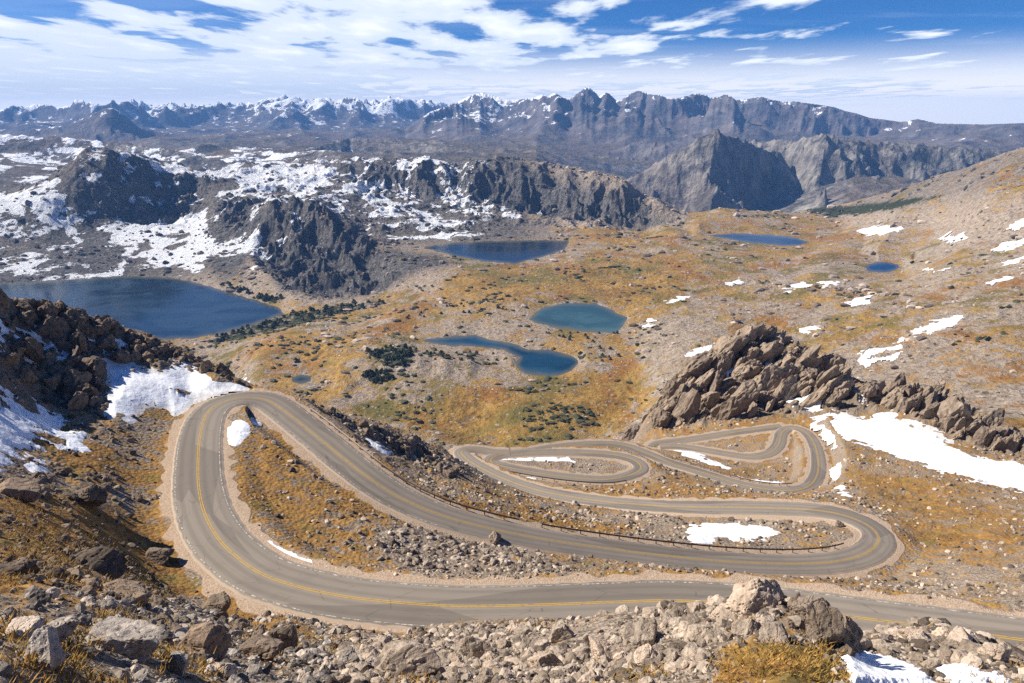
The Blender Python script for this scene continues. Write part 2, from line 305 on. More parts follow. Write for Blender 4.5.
add_range([(-80, 133, 5200), (0, 134, 5200), (60, 137, 5100), (130, 143, 4900), (190, 153, 4600), (230, 163, 4400)], .2, .3, -300, 50, 600, 61, 1.0, .3)
add_range([(240, 158, 4600), (300, 150, 5000), (350, 138, 5600), (390, 139, 5600), (450, 147, 5200), (520, 157, 4900), (580, 167, 4700), (640, 180, 4500)], .3, .3, -420, 60, 700, 66, 1.0, .3)
k = sstep(math.log(3150), math.log(3420), lrf)
zb = np.concatenate([Z[FAR.start:NB], np.repeat(Z[NB - 1:NB], NR - NB, 0)])
Z[FAR] = zb + (floor_z - zb) * k

# ------------------------------------------------------------------ seeing from the photographer's place: photo outline -> ground
def runmax(z):
    return np.maximum.accumulate(z / RR[:, None], axis=0)
TRUN = runmax(Z)
def hit(u, v):
    """(azimuth, ln r) of the ground the ray meets"""
    th, t = ray(u, v)
    c = np.clip(np.searchsorted(TH, th), 0, NC - 1)
    out = np.empty(len(c))
    for k, (ci, tt) in enumerate(zip(c, t)):
        i = min(int(np.searchsorted(TRUN[:, ci], tt)), NR - 1)
        if i > 0:
            a, b = TRUN[i - 1, ci], TRUN[i, ci]
            f = 1 if b <= a else min(1, max(0, (tt - a) / (b - a)))
            out[k] = LR[i - 1] + (LR[i] - LR[i - 1]) * f
        else: out[k] = LR[0]
    return th, out
KA, KB = 683.0, 190.0
def poly_sd(poly_thlr, pad):
    """signed distance (about photo pixels, positive inside) of grid vertices to an outline on the ground; returns row/col slices and values"""
    P = np.c_[poly_thlr[0] * KA, poly_thlr[1] * KB]
    lo, hi = P.min(0) - pad, P.max(0) + pad
    c0, c1 = np.searchsorted(TH * KA, [lo[0], hi[0]]); r0, r1 = np.searchsorted(LR * KB, [lo[1], hi[1]])
    if c1 <= c0 or r1 <= r0: return None
    qx = np.broadcast_to(TH[None, c0:c1] * KA, (r1 - r0, c1 - c0)).astype(np.float32)
    qy = np.broadcast_to(LR[r0:r1, None] * KB, (r1 - r0, c1 - c0)).astype(np.float32)
    d2 = np.full(qx.shape, 1e9, np.float32); ins = np.zeros(qx.shape, bool)
    for (ax, ay), (bx, by) in zip(P, np.roll(P, -1, 0)):
        ex, ey = bx - ax, by - ay
        L = ex * ex + ey * ey + 1e-9
        t = np.clip(((qx - ax) * ex + (qy - ay) * ey) / L, 0, 1)
        d2 = np.minimum(d2, (qx - ax - t * ex) ** 2 + (qy - ay - t * ey) ** 2)
        if abs(ey) > 1e-9:
            ins ^= ((ay > qy) != (by > qy)) & (qx < ax + (qy - ay) * ex / ey)
    d = np.sqrt(d2)
    return slice(r0, r1), slice(c0, c1), np.where(ins, d, -d)
def on_ground(px, step=5):
    P = dens(list(px) + [px[0]], step)[:-1]
    return hit(P[:, 0], P[:, 1])
def paint(arr, px, val=1.0, soft=6.0, mode='max', rlim=None):
    q = poly_sd(on_ground(px), soft * 1.5)
    if q is None: return
    rs, cs, d = q
    m = sstep(-soft, soft, d) * val
    if rlim is not None: m = m * ((RR[rs, None] > rlim[0]) & (RR[rs, None] < rlim[1]))
    if mode == 'max': arr[rs, cs] = np.maximum(arr[rs, cs], m)
    elif mode == 'sub': arr[rs, cs] *= 1 - m
    else: arr[rs, cs] += m

# crag mask -------------------------------------------------------------------
CRAG = np.zeros_like(X, dtype=np.float32)
for px, val in [([(-60, 300), (0, 299), (60, 306), (110, 322), (150, 337), (190, 357), (225, 374), (200, 372), (150, 368), (110, 364), (104, 385), (108, 412), (70, 410), (30, 398), (-60, 390)], 1.0),
                ([(300, 402), (360, 420), (410, 436), (440, 450), (462, 470), (440, 478), (400, 455), (340, 425), (310, 412)], .9),
                ([(60, 545), (120, 560), (190, 610), (280, 640), (290, 655), (200, 660), (120, 620), (60, 590)], .3),
                ([(640, 436), (660, 400), (690, 369), (720, 346), (755, 329), (790, 345), (830, 364), (860, 386), (930, 392), (965, 415), (1020, 442), (1060, 455), (1010, 452), (960, 440), (920, 418), (890, 402), (850, 410), (800, 413), (740, 420), (690, 425)], 1.0),
                ]:
    paint(CRAG, px, val, 8)
MCRAG = np.zeros_like(CRAG)
for px, val in [([(40, 180), (90, 160), (140, 165), (205, 180), (195, 205), (150, 222), (100, 205), (40, 210)], .9),
                ([(290, 201), (330, 212), (365, 238), (400, 252), (440, 265), (460, 275), (400, 289), (330, 298), (280, 285), (250, 250), (255, 225)], .9),
                ([(350, 168), (440, 167), (475, 168), (545, 173), (600, 183), (650, 206), (672, 218), (640, 225), (560, 215), (480, 195), (420, 190), (360, 186)], 1.0),
                ([(-30, 226), (35, 226), (70, 222), (110, 230), (125, 250), (110, 270), (30, 266), (-30, 258)], .85), ([(205, 235), (230, 195), (250, 205), (240, 270), (215, 272)], .6)]:
    paint(MCRAG, px, val, 7)

# cut lakes and roads into the relief ------------------------------------------
LAKEPOLY = []
for o, z, l in LAKES:
    P = dens(o + [o[0]], 4)[:-1]
    th, t = ray(P[:, 0], P[:, 1]); lr = np.log(z / t)
    LAKEPOLY.append((th, lr))
LAKEM = np.zeros_like(CRAG)                  # 1 in water, falling off over the shore
def rows(a, b): return slice(int(np.searchsorted(RR, a)), int(np.searchsorted(RR, b)))
# roads: distance and level ----
DIRT = np.zeros_like(CRAG); ROADD = np.full(X.shape, 1e3, np.float32)
rz = rows(40, 330)
pts = np.concatenate([A for n, A, c in ROADS]); ptn = np.concatenate([tang(A, c) for n, A, c in ROADS]); pts_ = np.concatenate([np.gradient(A[:, 2]) / (np.hypot(np.gradient(A[:, 0]), np.gradient(A[:, 1])) + 1e-6) for n, A, c in ROADS]); pte = np.concatenate([np.r_[np.full(1, not c), np.zeros(len(A) - 2, bool), np.full(1, not c)] for n, A, c in ROADS])
xr, yr = X[rz], Y[rz]
# nearest road point per vertex through a coarse bucket grid
cell = 12.0
bk = {}
for i, p in enumerate(pts): bk.setdefault((int(p[0] // cell), int(p[1] // cell)), []).append(i)
ci = np.floor(xr / cell).astype(int); cj = np.floor(yr / cell).astype(int)
key = ci * 10007 + cj
order = np.argsort(key.ravel(), kind='stable'); ks = key.ravel()[order]
ed = np.flatnonzero(np.r_[True, ks[1:] != ks[:-1], True])
fx, fy = xr.ravel(), yr.ravel(); fzr = np.zeros(fx.shape); fls = np.zeros(fx.shape, np.float32); fd = np.full(fx.shape, 1e3, np.float32); dirt = np.zeros(fx.shape, np.float32)
for a, b in zip(ed[:-1], ed[1:]):
    idx = order[a:b]; i0, j0 = int(ci.ravel()[idx[0]]), int(cj.ravel()[idx[0]])
    cand = [k for di in (-1, 0, 1) for dj in (-1, 0, 1) for k in bk.get((i0 + di, j0 + dj), [])]
    if not cand: continue
    C = pts[cand]
    dd = np.hypot(fx[idx][:, None] - C[None, :, 0], fy[idx][:, None] - C[None, :, 1]) - C[None, :, 3] / 2
    j = dd.argmin(1); dm = dd[np.arange(len(idx)), j]
    cj_ = np.array(cand)[j]; lat = np.abs((fx[idx] - C[j, 0]) * ptn[cj_, 0] + (fy[idx] - C[j, 1]) * ptn[cj_, 1]) - C[j, 3] / 2
    fls[idx] = (fx[idx] - C[j, 0]) * ptn[cj_, 0] + (fy[idx] - C[j, 1]) * ptn[cj_, 1]
    dm = np.where(pte[cj_], dm, np.maximum(lat, dm - .5))
    fd[idx] = dm
    jit = .5 * perlin(fx[idx] / 3, fy[idx] / 3, 5)
    al = (fx[idx] - C[j, 0]) * ptn[cj_, 1] - (fy[idx] - C[j, 1]) * ptn[cj_, 0]
    zr = C[j, 2] + np.clip(al, -1.5, 1.5) * pts_[cj_] - .16 - .10 * sstep(.3, 2.4, dm)
    fzr[idx] = zr
    dirt[idx] = sstep(2.3, .7, dm + jit * 2.6)
ROADD[rz] = fd.reshape(xr.shape); DIRT[rz] = dirt.reshape(xr.shape)
# relief noise -----------------------------------------------------------------
nz = rows(2.5, 520); xn, yn, rn = X[nz], Y[nz], RR[nz, None]
cn = CRAG[nz]
d = .35 * fbm(xn, yn, 7, 5, 3, .55) + .10 * ridged(xn, yn, 1.1, 4, 8)
d = d * sstep(2.5, 14, rn) + sstep(40, 90, rn) * (1.1 * fbm(xn, yn, 22, 4, 13, .5) + .5 * (ridged(xn, yn, 6, 4, 19) - .4))
sc = np.interp(rn, [8, 25, 60, 150, 350], [.35, .6, 1.0, 1.7, 3.6])
d = d + cn * sc * (2.0 * fbm(xn, yn, 17, 5, 27, .55) + 1.5 * (ridged(xn + 3 * fbm(xn, yn, 9, 2, 77), yn, 15, 5, 23, .55) - .42) + .6 * (ridged(xn, yn, 3.4, 4, 29) - .4))
d = d * (.15 + .85 * sstep(2, 13, ROADD[nz]))
vz = rows(300, 3400); xv, yv, rv = X[vz], Y[vz], RR[vz, None]
dv = (7 * fbm(xv, yv, 240, 4, 71) + 4.5 * (ridged(xv, yv, 75, 5, 75, .6) - .4) + 1.6 * (ridged(xv, yv, 24, 4, 78, .6) - .4)) * sstep(300, 700, rv)
thv = THG[vz]
dv = dv + sstep(.05, .3, thv) * sstep(600, 1000, rv) * (7 * (ridged(xv * .8 + yv * .3, yv * 1.5, 260, 5, 81, .55) - .4))
mc = MCRAG[vz]
hi = sstep(1700, 2100, rv) * sstep(.32, .1, thv)
dv = dv + (mc * 44 + hi * 24) * (ridged(xv + 30 * fbm(xv, yv, 160, 2, 95), yv, 170, 6, 91, .62) - .42) + (mc * 30 + hi * 6) * (ridged(xv + 8 * fbm(xv, yv, 40, 3, 96), yv * .6, 62, 5, 97, .6) - .42)
lk = np.zeros_like(CRAG)
for (th, lr), (o, z, l) in zip(LAKEPOLY, LAKES):
    q = poly_sd((th, lr), 60)
    rs, cs, dd = q
    dw = dd / KA * RR[rs, None]              # metres, roughly
    LAKEM[rs, cs] = np.maximum(LAKEM[rs, cs], sstep(-26, 0, dd))
    lk[rs, cs] = np.maximum(lk[rs, cs], sstep(-9, 4, dd))
Z[nz] += d; 
Z[vz] += dv * (1 - .92 * LAKEM[vz])
LAKED = []
for (th, lr), (o, z, l) in zip(LAKEPOLY, LAKES):
    rs, cs, dd = poly_sd((th, lr), 60)
    rr_ = RR[rs, None]; mpp = rr_ / KA
    dd = dd + np.clip(dd / 3 + 1.4, .3, 1) * 1.7 * fbm(X[rs, cs], Y[rs, cs], 26, 4, 55)
    sub = Z[rs, cs]; out = np.clip(-dd, 0, 60)
    lo_ = z + .2 + out * mpp * .04; hi_ = z + .2 + out * mpp * .5
    shore = np.clip(sub, lo_, hi_)
    Z[rs, cs] = np.where(dd >= 0, z - .3 - np.minimum(dd, 14) * mpp * .35, sub + (shore - sub) * sstep(60, 25, out))
    LAKED.append((rs, cs, dd))
outer = (fx < -30) & (fy < 125) & (fls > 0)                # the bank outside the left hairpin runs out gently
w = sstep(np.where(outer, 11.0, 5.6), np.where(outer, .5, 1.9), fd)
fz = Z[rz].ravel(); fz = fz + (fzr - fz) * w
Z[rz] = fz.reshape(xr.shape)
TRUN = runmax(Z)

# ------------------------------------------------------------------ painted ground cover (on the ground, as vertex attributes)
GRASS = np.full_like(CRAG, .5); SNOW = np.zeros_like(CRAG); SCRUB = np.zeros_like(CRAG); RUB = np.full_like(CRAG, .55)
def gset(px, val, soft=10):
    q = poly_sd(on_ground(px), soft * 1.5)
    if q is None: return
    rs, cs, dd = q; m = sstep(-soft, soft, dd)
    GRASS[rs, cs] += (val - GRASS[rs, cs]) * m
def rset(px, val, soft=8):
    q = poly_sd(on_ground(px), soft * 1.5)
    if q is None: return
    rs, cs, dd = q; m = sstep(-soft, soft, dd)
    RUB[rs, cs] += (val - RUB[rs, cs]) * m
nr = rows(2.5, 470)
GRASS[nr] = .40
for px, v in [([(0, 498), (60, 500), (110, 512), (165, 545), (190, 590), (150, 610), (60, 580), (0, 590)], .95), ([(225, 600), (300, 622), (340, 640), (280, 655), (235, 640), (205, 600)], .8),
              ([(715, 662), (735, 650), (752, 655), (770, 643), (792, 650), (820, 648), (836, 662), (856, 683), (705, 690)], .9), ([(235, 430), (290, 440), (400, 520), (360, 560), (300, 545), (240, 500)], .5), ([(450, 500), (540, 510), (640, 535), (560, 530), (470, 512)], .72),
              ([(850, 470), (950, 490), (1024, 510), (1024, 560), (920, 540), (870, 500)], .52), ([(640, 430), (700, 425), (780, 420), (800, 430), (690, 436)], .62), ([(660, 480), (760, 496), (820, 498), (640, 500), (560, 492)], .6),
              ([(0, 420), (60, 440), (110, 455), (165, 470), (170, 500), (100, 480), (0, 450)], .58),
              ([(380, 530), (430, 525), (560, 560), (570, 575), (440, 580), (380, 560)], .15), ([(0, 610), (80, 600), (200, 630), (300, 660), (300, 683), (0, 683)], .5), ([(420, 640), (560, 628), (720, 606), (720, 683), (440, 683)], .28),
              ([(500, 457), (620, 459), (630, 470), (590, 474), (510, 464)], .12), ([(660, 520), (840, 520), (860, 540), (700, 546), (620, 535)], .2), ([(850, 625), (940, 622), (1024, 655), (1024, 683), (900, 683)], .3)]:
    gset(px, v)
for px, v in [([(380, 530), (430, 525), (560, 560), (570, 575), (440, 580), (380, 560)], 1.0), ([(0, 600), (80, 595), (200, 630), (300, 660), (300, 683), (0, 683)], .55), ([(380, 645), (560, 626), (740, 600), (790, 610), (720, 640), (700, 683), (300, 683)], 1.0),
              ([(500, 457), (620, 459), (630, 470), (590, 474), (510, 464)], .8), ([(560, 500), (700, 512), (860, 520), (870, 540), (700, 546), (600, 535)], .75), ([(850, 625), (940, 622), (1024, 655), (1024, 683), (900, 683)], .9), ([(725, 650), (770, 642), (820, 650), (850, 683), (720, 683)], .08),
              ([(0, 430), (100, 450), (170, 480), (170, 540), (100, 520), (0, 490)], .5), ([(0, 498), (60, 500), (110, 512), (165, 545), (190, 590), (150, 610), (60, 580), (0, 590)], .45), ([(850, 470), (950, 490), (1024, 510), (1024, 590), (920, 560), (880, 500)], .3), ([(235, 430), (290, 440), (400, 520), (360, 560), (300, 545), (240, 500)], .5), ([(650, 570), (900, 575), (1024, 600), (1024, 612), (800, 595)], .6), ([(540, 482), (650, 486), (720, 492), (650, 500), (560, 490)], .6)]:
    rset(px, v)
GRASS[nr] *= 1 - .6 * CRAG[nr]
vr = rows(470, 3400)
GRASS[vr] = .50
TV = THG[vr]
GRASS[vr] = GRASS[vr] - .13 * sstep(.15, .45, TV) - .5 * sstep(1500, 1900, RR[vr, None]) * sstep(.12, -.02, TV)
for px, v in [([(430, 390), (560, 375), (640, 370), (620, 420), (560, 440), (470, 440), (360, 410)], .95), ([(470, 270), (600, 255), (700, 260), (680, 300), (640, 310), (560, 295), (480, 300), (420, 310)], .8), ([(345, 360), (385, 346), (430, 352), (520, 366), (515, 382), (440, 388), (360, 384)], .25),
              ([(640, 330), (700, 320), (760, 310), (700, 340), (640, 385)], .35), ([(220, 330), (320, 320), (350, 360), (320, 385), (260, 370)], .6), ([(690, 222), (830, 222), (900, 240), (830, 262), (700, 255)], .62), ([(480, 300), (530, 300), (530, 325), (490, 330)], .35),
              ([(560, 228), (650, 228), (690, 212), (740, 206), (700, 225), (620, 245)], .6), ([(830, 300), (900, 290), (870, 330), (820, 345)], .6)]:
    gset(px, v)
for px, v in [([(365, 352), (392, 345), (417, 350), (412, 370), (385, 368)], .8), ([(356, 368), (385, 370), (396, 380), (370, 383)], .7), ([(195, 340), (235, 330), (290, 312), (350, 302), (400, 300), (330, 318), (260, 335), (215, 346)], .75), ([(415, 350), (480, 352), (470, 360), (430, 358)], .45), ([(215, 280), (245, 292), (285, 300), (270, 304), (235, 296)], .65),
              ([(500, 410), (560, 400), (620, 405), (600, 425), (530, 425)], .45), ([(790, 208), (850, 205), (910, 197), (950, 193), (900, 210), (830, 218)], .9), ([(735, 212), (800, 214), (790, 219), (740, 218)], .6), ([(320, 390), (360, 398), (420, 402), (400, 410), (340, 402)], .4), ([(860, 265), (700, 300), (720, 290), (800, 285)], .2)]:
    paint(SCRUB, px, v, 6)
q_ = rows(1750, 3350); SNOW[q_] = .41 * sstep(1800, 2000, RR[q_, None]) * sstep(.0, -.12, THG[q_])
for px, v in [([(-60, 195), (40, 180), (66, 176), (80, 200), (110, 210), (140, 222), (190, 212), (215, 200), (225, 215), (205, 270), (160, 268), (110, 240), (60, 225), (0, 215), (-60, 215)], .88), ([(-60, 235), (60, 222), (110, 245), (60, 255), (30, 270), (-60, 270)], .66), ([(100, 262), (135, 258), (120, 274), (100, 276)], .6),
              ([(165, 166), (240, 166), (330, 163), (345, 168), (330, 185), (300, 195), (260, 190), (215, 182), (190, 172)], .92), ([(230, 195), (300, 192), (290, 200), (255, 215)], .5), ([(335, 185), (360, 178), (400, 200), (440, 215), (480, 222), (470, 232), (420, 228), (375, 212)], .68), ([(390, 180), (480, 185), (520, 205), (560, 215), (470, 212), (400, 198)], .55),
              ([(365, 172), (420, 172), (470, 178), (400, 186)], .42), ([(400, 228), (440, 236), (420, 242), (390, 236)], .5), ([(250, 255), (275, 250), (268, 280), (252, 282)], .4), ([(345, 240), (358, 228), (362, 240), (350, 250)], .5)]:
    paint(SNOW, px, v, 7, rlim=(1700, 3400))
gset([(350, 172), (440, 160), (540, 165), (600, 174), (640, 190), (690, 212), (680, 224), (640, 228), (560, 226), (480, 222), (380, 215)], .05, 4)
gset([(270, 195), (320, 200), (370, 238), (440, 262), (470, 272), (440, 280), (380, 294), (320, 302), (270, 296), (230, 282), (200, 240)], .12, 5)
for px in [[(35, 228), (70, 222), (110, 232), (122, 248), (115, 268), (60, 274), (30, 266)], [(-40, 226), (30, 226), (38, 242), (20, 258), (-40, 258)], [(60, 190), (85, 182), (92, 200), (70, 206)], [(160, 238), (188, 234), (192, 250), (170, 256)], [(128, 242), (148, 240), (152, 250), (132, 255)],
           [(-40, 186), (55, 180), (60, 189), (-40, 196)], [(205, 188), (250, 195), (250, 228), (228, 240), (205, 230)], [(110, 208), (150, 214), (148, 222), (116, 220)], [(395, 196), (440, 200), (450, 212), (410, 208)], [(345, 196), (365, 200), (375, 215), (350, 212)]]:
    paint(SNOW, px, .62, 5, 'sub', rlim=(1700, 3400))
fr = rows(3400, 17500)
zf, rfr = Z[fr], RR[fr, None]
gx = np.gradient(zf, axis=0) / np.gradient(RR[fr])[:, None]; gt = np.gradient(zf, axis=1) / (rfr * np.gradient(TH)[None, :])
slope = np.hypot(gx, gt)
SNOW[fr] = np.clip(.60 + (zf - 60) / 800 - .26 * slope + .05 * (gx > 0), 0, .8) * sstep(6200, 7600, rfr) * (1 - .34 * sstep(-.02, .16, THG[fr])) 
SNOW[fr] = np.maximum(SNOW[fr], .46 * sstep(3600, 4000, rfr) * sstep(-.1, -.35, THG[fr]) * sstep(6500, 6000, rfr))
SCRUB[fr] = .5 * sstep(.45, .1, slope) * sstep(7800, 6500, rfr)
BROWN = np.zeros_like(CRAG); BROWN[fr] = sstep(.4, .15, slope) * .8
GRASS[fr] = .3
NEARM = np.zeros_like(CRAG); NEARM[fr] = sstep(7200, 5600, rfr)

# ------------------------------------------------------------------ materials
class NT:
    def __init__(s, name):
        s.m = bpy.data.materials.new(name); s.m.use_nodes = True
        s.t = s.m.node_tree; s.t.nodes.clear()
        s.out = s.t.nodes.new('ShaderNodeOutputMaterial')
    def n(s, typ, **kw):
        x = s.t.nodes.new(typ)
        for k, v in kw.items(): setattr(x, k, v)
        return x
    def lk(s, a, b): s.t.links.new(a, b)
    def setin(s, sock, v):
        if isinstance(v, bpy.types.NodeSocket): s.lk(v, sock)
        elif isinstance(v, (tuple, list)) and len(v) == 3 and sock.type == 'RGBA': sock.default_value = (*v, 1)
        else: sock.default_value = v
    def pos(s): return s.n('ShaderNodeNewGeometry').outputs['Position']
    def attr(s, name): return s.n('ShaderNodeAttribute', attribute_name=name).outputs['Fac']
    def noise(s, vec, scale, detail=4, rough=.55, dist=0, out='Fac'):
        x = s.n('ShaderNodeTexNoise'); s.lk(vec, x.inputs['Vector'])
        x.inputs['Scale'].default_value = scale; x.inputs['Detail'].default_value = detail; x.inputs['Roughness'].default_value = rough; x.inputs['Distortion'].default_value = dist
        return x.outputs[out]
    def voro(s, vec, scale, feature='F1', out='Distance', rand=1):
        x = s.n('ShaderNodeTexVoronoi', feature=feature); s.lk(vec, x.inputs['Vector']); x.inputs['Scale'].default_value = scale; x.inputs['Randomness'].default_value = rand
        return x.outputs[out]
    def math(s, op, a, b=None, c=None, clamp=False):
        x = s.n('ShaderNodeMath', operation=op, use_clamp=clamp); s.setin(x.inputs[0], a)
        if b is not None: s.setin(x.inputs[1], b)
        if c is not None: s.setin(x.inputs[2], c)
        return x.outputs[0]
    def step(s, v, a, b):
        x = s.n('ShaderNodeMapRange', interpolation_type='SMOOTHSTEP'); s.setin(x.inputs[0], v); x.inputs[1].default_value = a; x.inputs[2].default_value = b
        return x.outputs[0]
    def mix(s, f, a, b, blend='MIX'):
        x = s.n('ShaderNodeMix', data_type='RGBA', blend_type=blend); s.setin(x.inputs[0], f); s.setin(x.inputs[6], a); s.setin(x.inputs[7], b)
        return x.outputs[2]
    def ramp(s, f, stops):
        x = s.n('ShaderNodeValToRGB'); s.lk(f, x.inputs[0]); e = x.color_ramp.elements
        while len(e) < len(stops): e.new(.5)
        for k, (p, c) in zip(e, stops): k.position = p; k.color = (*c, 1)
        return x.outputs[0]
    def scl(s, vec, v):
        x = s.n('ShaderNodeVectorMath', operation='MULTIPLY'); s.lk(vec, x.inputs[0]); x.inputs[1].default_value = v
        return x.outputs[0]
    def bump(s, h, strength, dist, prev=None):
        x = s.n('ShaderNodeBump'); s.lk(h, x.inputs['Height']); x.inputs['Strength'].default_value = strength; x.inputs['Distance'].default_value = dist
        if prev is not None: s.lk(prev, x.inputs['Normal'])
        return x.outputs[0]
    def nz(s):
        sp = s.n('ShaderNodeSeparateXYZ'); s.lk(s.n('ShaderNodeNewGeometry').outputs['Normal'], sp.inputs[0]); return sp.outputs[2]
    def bsdf(s, col, rough=.9, normal=None, spec=.2, **kw):
        b = s.n('ShaderNodeBsdfPrincipled'); s.setin(b.inputs['Base Color'], col); s.setin(b.inputs['Roughness'], rough); b.inputs['Specular IOR Level'].default_value = spec
        if normal is not None: s.lk(normal, b.inputs['Normal'])
        for k, v in kw.items(): s.setin(b.inputs[k.replace('_', ' ')], v)
        s.lk(b.outputs[0], s.out.inputs[0]); return s.m

SNOWC = (.86, .88, .91)
def mat_near():
    m = NT('hillside'); p = m.pos()
    g, dirt, rub, sn = m.attr('grass'), m.attr('dirt'), m.attr('rubble'), m.attr('snow')
    nb, nm, nf = m.noise(p, .09, 5), m.noise(p, .55, 5, .6), m.noise(p, 4.5, 5, .65)
    v1 = m.voro(p, 1.6); vc = m.voro(p, 1.6, out='Color'); v2 = m.voro(p, 6.5); vc2 = m.voro(p, 6.5, out='Color')
    sv = m.n('ShaderNodeSeparateColor'); m.lk(vc, sv.inputs[0]); sv2 = m.n('ShaderNodeSeparateColor'); m.lk(vc2, sv2.inputs[0])
    rock = m.ramp(m.math('ADD', m.math('MULTIPLY', sv2.outputs[0], .55), m.math('MULTIPLY', nm, .5)), [(0, (.055, .042, .032)), (.35, (.16, .125, .095)), (.65, (.33, .265, .205)), (1, (.50, .43, .355))])
    rock = m.mix(m.step(nb, .4, .65), rock, m.mix(.5, rock, (.22, .16, .11)))
    gr = m.ramp(m.math('ADD', m.math('MULTIPLY', nm, .6), m.math('MULTIPLY', nf, .4)), [(.28, (.075, .043, .022)), (.42, (.17, .090, .030)), (.53, (.29, .158, .050)), (.66, (.40, .245, .082)), (.82, (.38, .28, .14))])
    gr = m.mix(m.math('MULTIPLY', m.step(m.noise(p, .23, 4), .52, .68), .6), gr, (.15, .135, .04))
    gf = m.math('ADD', g, m.math('MULTIPLY', m.math('SUBTRACT', nm, .5), 1.5)); gf = m.math('ADD', gf, m.math('MULTIPLY', m.math('SUBTRACT', nb, .5), .8)); gf = m.math('ADD', gf, m.math('MULTIPLY', m.math('SUBTRACT', nf, .5), .8))
    gf = m.math('ADD', gf, m.math('MULTIPLY', m.math('SUBTRACT', m.nz(), .78), .7))
    gf = m.step(gf, .44, .60)
    rock = m.mix(m.math('MULTIPLY', m.attr('crag'), .75), rock, m.mix(nm, (.06, .045, .034), (.27, .21, .155)))
    col = m.mix(gf, rock, gr)
    dc = m.ramp(m.math('ADD', m.math('MULTIPLY', nf, .6), m.math('MULTIPLY', sv2.outputs[1], .35)), [(.2, (.27, .185, .125)), (.5, (.40, .30, .215)), (.8, (.50, .40, .31))])
    df = m.step(m.math('ADD', dirt, m.math('MULTIPLY', m.math('SUBTRACT', nm, .5), .7)), .35, .62)
    col = m.mix(df, col, dc)
    sf = m.step(m.math('ADD', sn, m.math('MULTIPLY', m.math('SUBTRACT', nm, .5), .8)), .5, .58)
    col = m.mix(sf, col, SNOWC)
    h = m.math('ADD', m.math('MULTIPLY', v2, m.math('SUBTRACT', .5, m.math('MULTIPLY', gf, .3))), m.math('MULTIPLY', nf, .5))
    b = m.bump(m.math('MULTIPLY', m.math('MULTIPLY', v1, -1), m.math('SUBTRACT', 1, df)), .45, .5); b = m.bump(h, .75, .16, b); b = m.bump(m.noise(p, 24, 3), .6, .05, b)
    return m.bsdf(col, .95, b, .1)
